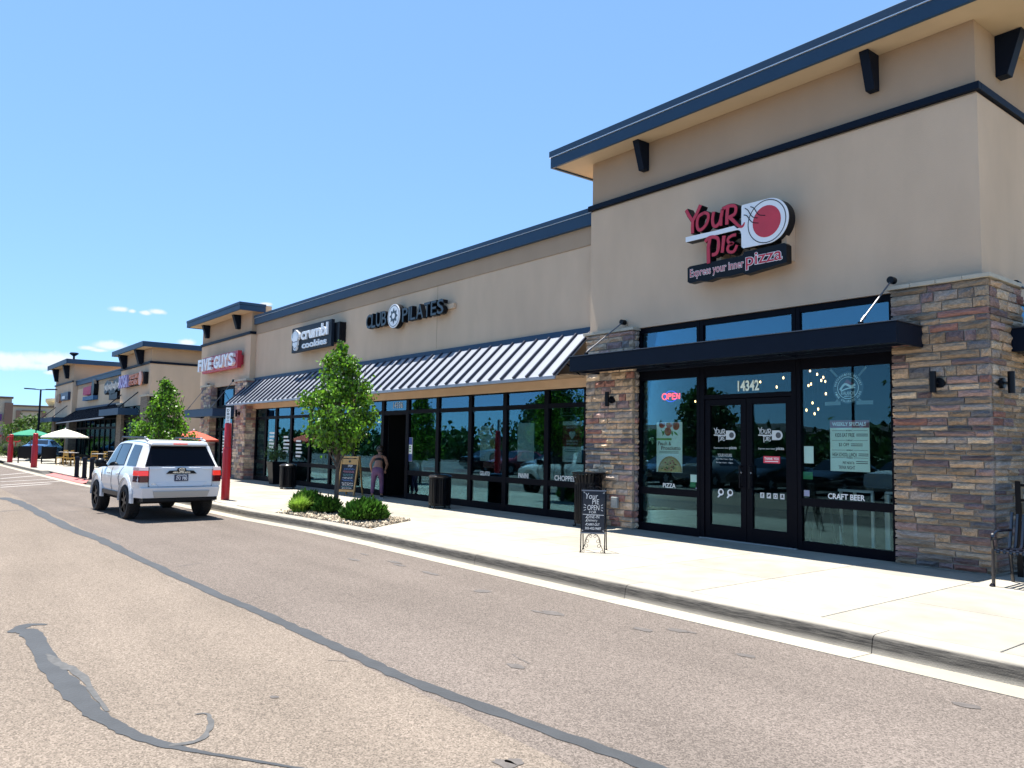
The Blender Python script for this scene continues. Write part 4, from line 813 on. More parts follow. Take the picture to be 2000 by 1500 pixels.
for i, (x, gl) in enumerate(zip((-8.00, -7.87, -7.74, -7.61), ('f', 't', 'o', 'a'))):
    MB().box(x - .04, x + .04, 11.8825, 11.885, .80, .89).build('square_sticker', mat('sticker_grey', (.62, .64, .64), .6), DOORS[1])
    if gl == 'f': letters(DOORS[1], 'f', x - .016, x + .018, .815, .875, 11.8815, INK, .04)
    elif gl == 't': MB().facade([(x - .028, .83), (x - .005, .825), (x + .02, .845), (x + .03, .87), (x + .01, .872), (x - .002, .858), (x - .025, .868), (x - .018, .845)], 11.881, 11.882).build('sticker_print', INK, DOORS[1])
    elif gl == 'o': MB().box(x - .025, x + .025, 11.8815, 11.882, .822, .868).build('sticker_print', INK, DOORS[1]); MB().facade(circle(x, .845, .014, 10), 11.8805, 11.8812).build('sticker_print', WHITE, DOORS[1])
    else: MB().facade([(x - .026, .826), (x + .026, .826), (x + .014, .846), (x + .015, .87), (x, .879), (x - .015, .87), (x - .014, .846)], 11.881, 11.882).build('sticker_print', INK, DOORS[1])
STK = [mat('sticker_green', (.02, .20, .08), .6), mat('sticker_lilac', (.58, .52, .72), .6), PAPER]
for x, z, w_, h_, m in ((-9.56, .90, .17, .10, STK[0]), (-9.55, 1.0, .15, .14, STK[2]), (-9.43, .88, .09, .11, STK[1])): MB().box(x, x + w_, 11.884, 11.886, z, z + h_).build('sticker', m, WL)
for x, z, w_, h_, m in ((-7.22, 1.16, .17, .12, STK[0]), (-7.20, 1.42, .17, .28, STK[2]), (-7.21, .88, .10, .10, STK[1])): MB().box(x, x + w_, 11.884, 11.886, z, z + h_).build('sticker', m, WR)
for x, zs in ((-30.85, 1.9), (-29.4, 1.75), (-28.2, 1.6)):
    for q in range(5): MB().box(x, x + R.uniform(.4, .6), 12.03, 12.04, zs - q * .14, zs - q * .14 + .07).build('print', WHITE, WIN[1])
for x in (-36.0, -34.9, -34.2):
    for q in range(6): MB().box(x, x + .35, 11.87, 11.88, 1.75 - q * .14, 1.82 - q * .14).build('print', WHITE, B)
# pendant lamps and furniture inside the pizza shop
BULB = mat('bulb_glow', (1.0, .60, .26), .4, emit=3.2)
bulbs = [(1582, 724), (1596, 731), (1608, 737), (1612, 745), (1604, 743), (1584, 750), (1579, 753), (1571, 759), (1613, 769), (1563, 772), (1567, 780), (1587, 787), (1575, 801), (1591, 808), (1598, 799), (1485, 746), (1517, 756), (1530, 738), (1364, 754), (1358, 784)]
for i, (px, py) in enumerate(bulbs):
    q = wp(px, py, 13.4 + .25 * (i % 4)); s = thing('pendant_lamp', 'glowing pendant bulb in the cluster beside the round brewery crest' if i < 15 else ('pendant bulb right beside the number 14342', 'small pendant bulb right of the number 14342, lower one', 'pendant bulb above the right door, nearest the frame', 'pendant bulb at the top right of the OPEN window', 'lower pendant bulb at the right of the OPEN window')[i - 15], 'pendant lamp', q, 0, 'pendant bulbs inside the pizza shop')
    MB().sphere(q, .015, 8, sz=1.8).build('bulb', BULB, s, smooth=60); MB().bar(q + Vector((0, 0, .03)), q + Vector((0, 0, .08)), .012).bar(q + Vector((0, 0, .08)), (q.x, q.y, 4.0), .003, n=4).build('cord', BLACK, s)
TBL = mat('table_white', (.55, .58, .56), .5)
for x0, x1 in ((-6.95, -6.35), (-6.15, -5.75)):
    t_ = thing('bar_table', 'white framed bar table inside the window, ' + ('nearer the doors' if x0 < -6.5 else 'nearer the stone pier'), 'table', ((x0 + x1) / 2, 12.75, 0), 0, 'bar tables in the pizza shop window')
    MB().box(x0, x1, 12.5, 13.0, 1.0, 1.04).build('tabletop', DARKIN, t_); MB().box(x0, x1, 12.48, 12.5, .96, 1.0).build('apron', TBL, t_)
    for a, c in ((x0 + .03, 12.52), (x1 - .03, 12.52), (x0 + .03, 12.97), (x1 - .03, 12.97)): MB().box(a - .02, a + .02, c - .02, c + .02, 0, .96).build('leg', TBL, t_)
t_ = thing('bar_stool', 'dark splayed bar stool inside the right window by the doors', 'stool', (-7.05, 12.3, 0)); MB().box(-7.2, -6.9, 12.15, 12.45, .72, .76).build('seat', DARKIN, t_)
for a, c in ((-1, -1), (1, -1), (1, 1), (-1, 1)): MB().bar((-7.05 + a * .12, 12.3 + c * .12, .72), (-7.05 + a * .24, 12.3 + c * .13, 0), .016).build('leg', BLACK, t_)
# ---------------------------------------------------------------- second building, further along the walk
B2 = thing('strip_mall_building', 'second tan strip mall building beyond the patio, with a dark awning', 'building', (-64, 12, 0))
X0, X1, X2, X3 = -81.0, -72.4, -55.4, -48.05
P2 = lambda name, mb, m, parent=None, **k: mb.build(name, m, parent or B2, **k)
P2('wall', MB().box(X2, X3, 11.6, 26, 3.6, 5.98).box(X3 - 7, X3, 12.4, 26, 0, 3.6).box(X1, X2, 11.95, 26, 3.75, 5.5).box(X0, X1, 11.6, 26, 3.3, 6.14).box(X0, X1, 14, 26, 0, 3.3).box(X1, X3 - 7, 15, 26, 0, 3.75), STUC)
P2('upper_wall', MB().box(X2 + .02, X3 - .02, 11.62, 26, 5.98, 6.85).box(X1, X2, 11.93, 26, 5.5, 5.82).box(X0 + .02, X1 - .02, 11.62, 15.5, 6.14, 7.62), STUD)
P2('band_trim', MB().box(X2 - .06, X3 + .06, 11.52, 11.64, 5.94, 6.07).box(X3 - .03, X3 + .06, 11.64, 26, 5.94, 6.07).box(X0 - .06, X1 + .06, 11.52, 11.64, 6.12, 6.24), NAVY)
P2('parapet_cap', MB().box(X1, X2, 11.82, 12.3, 5.82, 6.12).box(X1, X2, 11.78, 12.3, 6.125, 6.22), SLATE)
r2 = P2('roof', MB().box(X2 + .2, X3 + .55, 11.05, 26.5, 6.86, 6.95), SOFF)
P2('fascia', MB().box(X2 + .15, X3 + .6, 10.95, 11.04, 6.82, 7.12).box(X3 + .55, X3 + .62, 11.04, 26.5, 6.82, 7.12).box(X2 + .15, X2 + .2, 11.04, 14, 6.82, 7.12).box(X2 + .2, X3 + .55, 11.04, 26.5, 6.96, 7.1), SLATE, r2)
r3 = P2('roof', MB().box(X0 - .5, X1 + .45, 11.05, 16, 7.63, 7.72), SOFF)
P2('fascia', MB().box(X0 - .55, X1 + .5, 10.95, 11.04, 7.58, 7.96).box(X1 + .45, X1 + .52, 11.04, 16, 7.58, 7.96).box(X0 - .5, X1 + .45, 11.04, 16, 7.73, 7.9), SLATE, r3)
P2('roof_vent', MB().lathe([(.08, 0), (.08, .3), (.35, .5), (.30, .6)], (X1 - .3, 11.6, 7.95), 10), NAVY, r3)
def brk2(x, z, h): P2('bracket', MB().prism([(0, 0), (-.5, 0), (-.24, -h), (0, -h)], lambda a, c: (x - .2, 11.62 + a, z + c), lambda a, c: (x + .2, 11.62 + a, z + c)), NAVY)
for x in (X2 + 1.2, X3 - 2.0): brk2(x, 6.85, .85)
for x in (X0 + 1.0, X1 - 2.3): brk2(x, 7.62, 1.1)
P2('bracket', MB().prism([(0, 0), (.5, 0), (.24, -.85), (0, -.85)], lambda a, c: (X3 + a - .02, 15.0, 6.85 + c), lambda a, c: (X3 + a - .02, 15.4, 6.85 + c)), NAVY)
STB = mat('stone_far', (.165, .135, .105), .95, var=.45, vs=5, stretch=(1, 1, 3), bump=.6, bs=12)
for x0, x1, z1 in ((X3 - 1.5, X3, 4.05), (X2 - .1, X2 + 1.2, 3.75), (X1 - 1.4, X1, 3.2), (X0, X0 + 1.4, 3.2)): q = P2('stone_pier', MB().box(x0, x1, 11.48, 12.4, 0, z1), STB); P2('cap_stone', MB().box(x0 - .05, x1 + .05, 11.42, 12.4, z1, z1 + .1), LIMES, q)
aw2 = P2('awning', MB().hexa([(-72.3, 10.6, 2.72), (-54.6, 10.6, 2.90), (-54.6, 11.93, 3.9), (-72.3, 11.93, 3.7), (-72.3, 10.59, 2.76), (-54.6, 10.59, 2.94), (-54.6, 11.92, 3.94), (-72.3, 11.92, 3.74)]), NAVY)
for i in range(40):
    x = -72.2 + i * .45; zz = 2.72 + .18 * (x + 72.3) / 17.7; P2('awning_seam', MB().hexa([(x - .02, 10.585, zz + .04), (x + .02, 10.585, zz + .04), (x + .02, 11.915, zz + 1.02), (x - .02, 11.915, zz + 1.02), (x - .02, 10.56, zz + .10), (x + .02, 10.56, zz + .10), (x + .02, 11.9, zz + 1.08), (x - .02, 11.9, zz + 1.08)]), NAVY, aw2)
P2('awning_edge', MB().hexa([(-72.3, 10.52, 2.68), (-54.6, 10.52, 2.86), (-54.6, 10.58, 2.86), (-72.3, 10.58, 2.68), (-72.3, 10.52, 2.76), (-54.6, 10.52, 2.94), (-54.6, 10.58, 2.94), (-72.3, 10.58, 2.76)]), mat('awning_edge', (.3, .32, .36)), aw2)
P2('awning_flashing', MB().box(-72.3, -55.4, 11.86, 11.95, 3.78, 3.98), SLATE, aw2)
for x0, x1, z0, z1 in ((-55.85, -50.5, 3.0, 3.4), (-81.0, -74.2, 2.87, 3.25)):
    q = P2('canopy', MB().box(x0, x1, 10.5, 10.56, z0, z1).box(x1 - .06, x1, 10.56, 11.6, z0, z1).box(x0, x1 - .06, 10.56, 11.6, z0 + .15, z0 + .2), SLATE)
    for x in (x0 + .5, x1 - .5): P2('tension_rod', MB().bar((x + .3, 11.6, z1 + 1.0), (x, 10.6, z1), .03), NAVY, q)
for i, x in enumerate(np.linspace(-72, -56.4, 10)[:-1]):
    q = P2('window', MB().box(x, x + .14, 11.98, 12.1, 0, 3.0).box(x + .14, x + 1.73, 11.98, 12.1, 0, .3).box(x + .14, x + 1.73, 11.98, 12.1, 2.25, 2.4).box(x + .14, x + 1.73, 11.98, 12.1, 2.9, 3.0), FRAME); MB().box(x + .14, x + 1.73, 12.03, 12.04, .3, 2.25).box(x + .14, x + 1.73, 12.03, 12.04, 2.4, 2.9).build('pane', GLS, q)
for x0, x1 in ((-54.2, -52.1), (-52.1, -49.6), (-79.6, -76.8), (-76.8, -73.9)):
    for z0, z1 in ((0, 2.75), (2.85, 3.95)): q = P2('window', MB().box(x0, x0 + .14, 11.66, 11.8, z0, z1).box(x1 - .14, x1, 11.66, 11.8, z0, z1).box(x0 + .14, x1 - .14, 11.66, 11.8, z0, z0 + .2).box(x0 + .14, x1 - .14, 11.66, 11.8, z1 - .12, z1), FRAME); MB().box(x0 + .14, x1 - .14, 11.71, 11.72, z0 + .2, z1 - .12).build('pane', GLSU if z0 > 1 else GLS, q)
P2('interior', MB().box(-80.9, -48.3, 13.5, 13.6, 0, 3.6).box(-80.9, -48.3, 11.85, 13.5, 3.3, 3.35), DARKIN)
# its signs
PUR = mat('sign_purple', (.10, .03, .16), .4); ORG = mat('sign_orange', (.55, .16, .06), .4)
S = thing('restaurant_sign', 'dark box sign with ROSA MEXICAN KITCHEN lettering on the second building', 'sign', (-51, 11.4, 5.1)); MB().box(-53.9, -48.5, 11.36, 11.6, 4.78, 5.48).build('sign_box', SIGNB, S)
text_into(MB(), 'ROSA', -53.95, -51.7, 4.72, 5.5, 11.25, .08, .03).build('lettering', mat('sign_lilac', (.45, .36, .62), .4), S, fix=False); text_into(MB(), 'MEXICAN', -51.6, -49.5, 5.15, 5.45, 11.28, .05, .04).build('lettering', ORG, S, fix=False); text_into(MB(), 'KITCHEN', -51.6, -49.5, 4.80, 5.10, 11.28, .05, .04).build('lettering', ORG, S, fix=False)
MB().facade(circle(-49.1, 5.12, .42, 16), 11.27, 11.355).build('disc', mat('sign_salmon', (.62, .30, .22), .4), S)
S = thing('script_sign', 'black cloud backed sign with white script on the second building', 'sign', (-58, 11.7, 5)); pl = MB()
for i in range(11): x = -60.1 + i * .45; z = 5.02 + .12 * math.sin(i) + i * .01; pl.facade(circle(x, z, .42 + .06 * math.sin(i * 2.3), 12), 11.62 + i * .002, 11.93)
pl.box(-59.0, -56.6, 11.66, 11.93, 4.2, 4.65).build('sign_panel', SIGNB, S); mb = MB()
stroke_into(mb, [(-60.3 + i * .20, 5.05 + (.22 if i % 2 else -.2) * (1 - .3 * math.sin(i))) for i in range(24)], .035, lambda x, z, d: (x, 11.60 + d, z), -.01, .004); mb.build('script_print', SIGNW, S)
S = thing('pink_sign', 'sign with pink letters over blue letters on the second building', 'sign', (-66, 11.7, 5)); mb = MB()
for i in range(9): mb.box(-68.0 + i * .34, -67.82 + i * .34, 11.6, 11.93, 4.85, 5.45)
mb.build('letter_block', mat('sign_pink', (.42, .03, .11), .4), S); mb = MB()
for i in range(13): mb.box(-68.0 + i * .31, -67.8 + i * .31, 11.6, 11.93, 4.42, 4.72)
mb.build('letter_block', mat('sign_blue', (.03, .12, .26), .4), S); MB().facade(circle(-64.5, 5.25, .5, 12, .65), 11.62, 11.93).build('bottle_shape', SIGNB, S)
S = thing('pub_sign', 'brown and navy shop sign on the farthest tower of the second building', 'sign', (-76, 11.4, 5)); MB().facade(circle(-78.0, 4.95, .95, 16, .38), 11.4, 11.6).build('brown_panel', mat('sign_brown', (.30, .14, .06), .5), S); MB().box(-76.6, -73.2, 11.4, 11.6, 4.7, 5.35).build('navy_panel', mat('sign_navy', (.02, .04, .09), .4), S); MB().box(-75.8, -74.4, 11.36, 11.4, 4.8, 5.05).build('white_panel', SIGNW, S)
# ---------------------------------------------------------------- far buildings across the street at the left
FARW = mat('far_stucco', (.50, .43, .34), .9, var=.06, vs=.4); FART = mat('far_trim', (.13, .09, .07), .8); FARG = mat('far_grey', (.42, .38, .31), .9, var=.05, vs=.5)
F = thing('anchor_store', 'pale stucco store with brown pilasters and a purple sign at the left edge', 'building', (-96, 6, 0))
MB().box(-108, -97.5, -8, 10.05, -.2, 5.55).build('wall', FARW, F); MB().box(-108, -97.3, -8.2, 10.15, 5.55, 5.75).build('cornice', FART, F)
for yy in (9.4, 2.5, -3): MB().box(-97.5, -97.2, yy, yy + .75, -.2, 5.1).build('pilaster', mat('far_brown', (.20, .13, .10), .9), F)
MB().box(-97.5, -97.25, 6.2, 9.2, 3.2, 3.9).build('sign_letters', PUR, F); MB().box(-97.5, -97.3, 5.9, 9.0, 2.75, 3.02).build('sign_letters', SIGNB, F); MB().box(-97.5, -96.3, 4.5, 9.2, 1.55, 1.75).build('awning', mat('far_awning', (.35, .04, .06), .7), F); MB().box(-97.49, -97.4, 5, 8.6, -.2, 1.5).build('door', DARKIN, F); MB().box(-97.5, -97.22, -8, 9.4, -.2, .6).build('base', mat('far_brown', (.20, .13, .10)), F)
F = thing('far_store', 'long low tan store with dark banding behind the lamp post', 'building', (-122, 18, 0))
MB().box(-135, -121, 11.5, 40, -.2, 5.5).build('wall', FARG, F); MB().box(-135, -120.8, 11.3, 40, 5.5, 5.72).build('cornice', FART, F); MB().box(-121, -120.8, 13.6, 16.2, 4.9, 5.05).build('band', FART, F)
for yy in (13.0, 15.9): MB().box(-121, -120.7, yy, yy + .5, -.2, 5).build('pilaster', mat('far_brown', (.2, .13, .1)), F)
F = thing('rotunda_store', 'tan store with round cream cornices just left of the second building', 'building', (-150, 24, 0))
MB().box(-160, -140, 18.5, 60, -.2, 6.2).build('wall', FARG, F); MB().lathe([(3.4, 5.2), (3.9, 5.9), (3.9, 6.2)], (-139, 20.5, 0), 24).build('cornice', mat('far_cream', (.62, .52, .33), .9), F); MB().lathe([(4.6, 6.2), (5.3, 7.2), (5.3, 7.6)], (-143, 24.5, 0), 24).build('cornice', mat('far_cream', (.62, .52, .33)), F)
# ---------------------------------------------------------------- lamp posts
def lamp_post(x, y, h, label, rz=0):
    s = thing('lamp_post', label, 'lamp post', (x, y, 0), 0, None); MB().bar((x, y, -.2), (x, y, h), .11, r2=.07, n=10).build('pole', NAVY, s, smooth=50); c, n_ = math.cos(rz), math.sin(rz)
    for k in (-1, 1): MB().bar((x, y, h - .05), (x + k * .5 * c, y + k * .5 * n_, h), .04).beam((x + k * .4 * c, y + k * .4 * n_, h), (x + k * 1.25 * c, y + k * 1.25 * n_, h + .03), .34, .09).build('lamp_head', NAVY, s)
lamp_post(-79.3, 10.25, 5.75, 'dark twin head lamp post at the left, in front of the far stores', 1.25)
# ---------------------------------------------------------------- vegetation
def leaf_cloud(pts, size, ns=1.0, droop=.3):
    vs = []; fs = []; k = 0
    for p in pts:
        d = Vector((R.gauss(0, 1), R.gauss(0, 1), R.gauss(0, .6) + .1)).normalized(); s = size * R.uniform(.65, 1.35); t = d.orthogonal().normalized(); t = (Matrix.Rotation(R.uniform(0, 6.28), 3, d) @ t); u = d.cross(t); p = Vector(p)
        tip = p + t * s - Vector((0, 0, droop * s)); vs += [p, p + t * s * .5 + u * s * .42 + d * s * .08, tip, p + t * s * .5 - u * s * .42 + d * s * .08]; fs += [(k, k + 1, k + 2), (k, k + 2, k + 3)]; k += 4
    return [tuple(v) for v in vs], fs
def crown_mesh(name, pts, size, m, parent, droop=.3):
    vs, fs = leaf_cloud(pts, size, droop=droop); mb = MB(); mb.v = vs; mb.f = fs; mb.m = [0] * len(fs); return mb.build(name, m, parent, fix=False)
def clump_points(c, env, z0, z1, ncl, per, cr, seed, fill=.55, lump=.0):
    rr = random.Random(seed); pts = []; cs = []; i = 0; ph = [rr.uniform(0, 6.28) for _ in range(4)]
    while i < ncl:
        z = rr.uniform(z0, z1); t = (z - z0) / (z1 - z0); a = rr.uniform(0, 2 * PI); rm_ = env(t) * (1 + lump * (.6 * math.sin(2 * a + ph[0] + 5 * t) + .5 * math.sin(3 * a + ph[1] - 9 * t) + .5 * math.sin(17 * t + ph[2] + a)))
        r = rm_ * (fill + (1 - fill) * rr.random() ** .5) if rr.random() < .8 else rm_ * rr.random()
        if rr.random() > .25 + rm_: continue
        i += 1; q = Vector((c[0] + r * math.cos(a), c[1] + r * math.sin(a), z)); cs.append(q); k = cr * rr.uniform(.45, 1.4) * (1 if env(t) > .25 else .6)
        for _ in range(int(per * min(1.4, (k / cr) ** 1.3 + .25))): v = Vector((rr.gauss(0, 1), rr.gauss(0, 1), rr.gauss(0, .75))) * k * .5; pts.append(q + v)
    return pts, cs
def young_tree(label, x, y, z0, z1, prof, seed, m=LEAF, ncl=150, per=54, cr=.20, ls=.080, trunk=.055, stake=True, fork=1.0):
    s = thing('maple_tree', label, 'tree', (x, y, 0)); env = lambda t: float(np.interp(t, [q[0] for q in prof], [q[1] for q in prof]))
    pts, cs = clump_points((x, y), env, z0, z1, ncl, per, cr, seed, .5, .24); tr = MB(); rr = random.Random(seed)
    tr.bar((x, y, -.05), (x + .02, y, .55), trunk * 1.15, r2=trunk, n=10).bar((x + .02, y, .55), (x + .01, y + .01, fork), trunk, r2=trunk * .85, n=10).bar((x + .01, y + .01, fork), (x + .0, y, z0 + (z1 - z0) * .45), trunk * .7, r2=trunk * .35, n=8).bar((x, y, z0 + (z1 - z0) * .45), (x, y, z1 - .1), trunk * .35, r2=.006, n=6)
    for i in range(12):
        a = i * 2.4; zz = fork + .04 * i; q = Vector((x + .75 * env(.25) * math.cos(a), y + .75 * env(.25) * math.sin(a), z0 + .25 + .16 * i)); mid = Vector((x + .22 * math.cos(a), y + .22 * math.sin(a), zz + .35)); tr.bar((x, y, zz), mid, trunk * .42, r2=trunk * .3, n=6).bar(mid, q, trunk * .3, r2=.007, n=6)
    for q in cs[::3]: tr.bar((x + (q.x - x) * .35, y + (q.y - y) * .35, q.z - .28), q, .009, r2=.004, n=4)
    tr.build('trunk', BARK, s, smooth=60); crown_mesh('crown', pts, ls, m, s); return s
young_tree('young green maple in the rock bed in front of the bakery windows', -17.33, 8.44, 1.50, 4.0, [(0, .30), (.10, .62), (.22, .84), (.36, .90), (.46, .74), (.58, .56), (.70, .40), (.80, .30), (.90, .20), (1, .05)], 3, fork=.95)
young_tree('young green maple standing behind the white SUV', -27.4, 7.1, 1.05, 3.68, [(0, .66), (.12, .80), (.28, .78), (.40, .66), (.52, .48), (.66, .40), (.80, .26), (.93, .14), (1, .03)], 19, fork=.7)
def shrub(label, x, y, rx, ry, h, n, seed, m=SHRUB, name='juniper_shrub'):
    s = thing(name, label, 'shrub', (x, y, 0)); rr = random.Random(seed); vs = []; fs = []; st = MB()
    for i in range(n):
        a = rr.uniform(0, 2 * PI); el_ = math.acos(rr.uniform(.0, 1)); d = Vector((math.sin(el_) * math.cos(a), math.sin(el_) * math.sin(a), math.cos(el_))); k = rr.uniform(.72, 1.0) * (1 + .12 * math.sin(a * 5 + seed)); p = Vector((x + d.x * rx * k, y + d.y * ry * k, .04 + d.z * h * k))
        up = (d + Vector((0, 0, .9)) + Vector((rr.gauss(0, .25), rr.gauss(0, .25), rr.gauss(0, .2)))).normalized(); L = rr.uniform(.06, .13); b = len(vs); t = up.orthogonal().normalized() * L * .30; u = up.cross(t)
        for q in range(3):
            tt = Matrix.Rotation(q * 2.1, 3, up) @ t; o = p + up * L * .25 * q; k2 = len(vs); vs += [tuple(o - tt * .5), tuple(o + up * L * .55 + tt), tuple(o + up * L * 1.0), tuple(o + up * L * .5 - tt * .3)]; fs += [(k2, k2 + 1, k2 + 2), (k2, k2 + 2, k2 + 3)]
    for i in range(9): a = i * .7; st.bar((x, y, -.02), (x + rx * .6 * math.cos(a), y + ry * .6 * math.sin(a), h * .6), .014, r2=.006, n=5)
    st.build('stem', BARK, s); mb = MB(); mb.v = vs; mb.f = fs; mb.m = [0] * len(fs); mb.build('foliage', m, s, fix=False)
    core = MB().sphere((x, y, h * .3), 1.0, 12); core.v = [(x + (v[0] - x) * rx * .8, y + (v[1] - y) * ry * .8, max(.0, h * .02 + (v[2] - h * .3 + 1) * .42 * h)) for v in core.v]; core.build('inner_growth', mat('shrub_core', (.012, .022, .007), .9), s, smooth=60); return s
shrub('big dark green juniper at the right end of the rock bed', -14.86, 7.92, .36, .45, .31, 2300, 5)
shrub('dark juniper behind the grass clump at the left of the rock bed', -17.6, 7.85, .31, .36, .33, 1500, 8)
shrub('small dark shrub at the foot of the young maple trunk', -16.75, 7.95, .24, .26, .24, 700, 9)
def grass(label, x, y, h, r, n, seed):
    s = thing('ornamental_grass', label, 'grass', (x, y, 0)); rr = random.Random(seed); mb = MB()
    for i in range(n):
        a = rr.uniform(0, 2 * PI); k = rr.random() ** .6; L = h * rr.uniform(.8, 1.25); out = r * k * rr.uniform(.7, 1.15); w = rr.uniform(.007, .013); b0 = Vector((x + rr.gauss(0, .05), y + rr.gauss(0, .05), 0)); d = Vector((math.cos(a), math.sin(a), 0)); sd = Vector((-d.y, d.x, 0)) * w; P = []
        for j in range(5): t = j / 4; P.append(b0 + d * out * t ** 1.5 + Vector((0, 0, L * (t - .55 * k * t * t))))
        for j in range(4): ww = sd * (1 - j / 4.2); w2 = sd * (1 - (j + 1) / 4.05); mb.add([P[j] - ww, P[j] + ww, P[j + 1] + w2, P[j + 1] - w2], [(0, 1, 2, 3)])
    stuff(mb.build('blades', GRASS, s, fix=False))
grass('bright yellow green ornamental grass clump in front of a juniper', -17.25, 7.50, .44, .42, 900, 4); grass('thin dark grass tuft beside the young maple trunk', -17.05, 8.25, .30, .24, 120, 6)
def round_tree(name, label, x, y, h, r, z0, n, seed, m=LEAF2, ls=.3, group=None, tr_=.14):
    s = thing(name, label, 'tree', (x, y, 0), 0, group); pts, cs = clump_points((x, y), lambda t: r * math.sin(PI * min(.97, .12 + t * .86)) ** .7, z0, h, n, 44, r * .24, seed, .35, .2); tr = MB().bar((x, y, -.2), (x, y, z0 + .3), tr_, r2=tr_ * .7, n=8)
    for q in cs[::4]: tr.bar((x, y, z0 + .1), q, tr_ * .35, r2=.01, n=5)
    tr.build('trunk', BARK, s); crown_mesh('crown', pts, ls, m, s); return s
OLIVE = mat('tree_leaf_olive', (.085, .15, .025), .6, island=.5, transl=.3)
round_tree('shade_tree', 'bushy green tree behind the green umbrella, left of the tree pair', -88, 11.0, 3.4, 2.4, .6, 70, 21, OLIVE, .26); round_tree('shade_tree', 'bushy green tree behind the white umbrella, right of the tree pair', -84, 12.6, 3.0, 2.1, .6, 60, 22, OLIVE, .26)
shrub('rounded hedge bush behind the red post at the far left', -70, 7.6, 1.6, 1.2, 1.5, 1500, 31, OLIVE, 'hedge_bush'); shrub('yellow green bush beside the parked blue car', -72.5, 10.0, 1.5, 1.2, 1.6, 1200, 32, GRASS, 'hedge_bush')
# ---------------------------------------------------------------- posts and bollards
def red_post(x, y, h1, h2, zt, label, sign=True, r=.125):
    s = thing('red_post', label, 'post', (x, y, 0), 0, 'red sign posts along the kerb'); MB().lathe([(r, 0), (r, h1), (r * .96, h1 + .02), (r * .82, h1 + .035), (r * .80, h2), (r * .6, h2 + .03), (.02, h2 + .035)], (x, y, 0), 20).build('sleeve', RED, s, smooth=40)
    MB().bar((x, y, h2), (x, y, zt), .028).build('sign_post', NAVY, s)
    return s
s = red_post(-21.9, 7.36, 1.39, 2.08, 2.50, 'tall red post with a white sign strip just right of the SUV', r=.112)
def cam_basis(x, y):                    # panel turned towards the drive aisle
    n_ = Vector((.80, -.60, 0)); u_ = Vector((.60, .80, 0)); return n_, u_
n_, u_ = cam_basis(0, 0); o = Vector((-21.9, 7.36, 0)) + n_ * .05
mb = MB().hexa([o + u_ * a + n_ * d + Vector((0, 0, z)) for z in (2.09, 2.53) for a, d in ((-.065, 0), (.065, 0), (.065, .006), (-.065, .006))]); pn = mb.build('sign_panel', SIGNW, s)
mb = MB()
for i, ch in enumerate('D0U'): text_into(mb, ch, -.032, .032, 2.415 - i * .095, 2.485 - i * .095, 0, .001, .03, basis=(o + n_ * .008, u_, Vector((0, 0, 1)), n_))
mb.build('lettering', INK, pn, fix=False); mb = MB(); text_into(mb, 'o', -.03, .03, 2.15, 2.20, 0, .001, .02, basis=(o + n_ * .008, u_, Vector((0, 0, 1)), n_)); mb.build('lettering', mat('faded_print', (.35, .35, .36), .7), pn, fix=False)
red_post(-48.46, 6.16, 1.15, 1.78, 2.05, 'red post in front of the white umbrella', r=.15)
s = red_post(-57.98, 6.06, 1.1, 1.72, 2.0, 'farthest red post, with a curly red emblem, beside the hedge', r=.15); mb = MB()
mb.tube([(-57.8, a, c) for a, c in circle(5.95, 1.45, .16, 12, a0=.6, a1=4.6, close=True)], .035).tube([(-57.8, 6.2, 1.3), (-57.8, 6.42, 1.28), (-57.8, 6.55, 1.38)], .035).tube([(-57.8, 6.3, 1.3), (-57.8, 6.3, 1.0)], .03); mb.build('emblem', RED, s)
for i, (x, y, w_) in enumerate(((-36.55, 6.18, 'left'), (-35.57, 6.29, 'middle'), (-34.62, 6.38, 'right'))):
    s = thing('bollard', f'{w_} one of three black bollards behind the white SUV', 'bollard', (x, y, 0), 0, 'black bollards at the ramp'); MB().lathe([(.085, 0), (.085, .74), (.10, .76), (.10, .80), (.06, .85)], (x, y, 0), 16).build('shaft', NAVY, s, smooth=40); MB().lathe([(.11, 0), (.11, .04), (.086, .05)], (x, y, .001), 16).build('base_ring', NAVY, s)
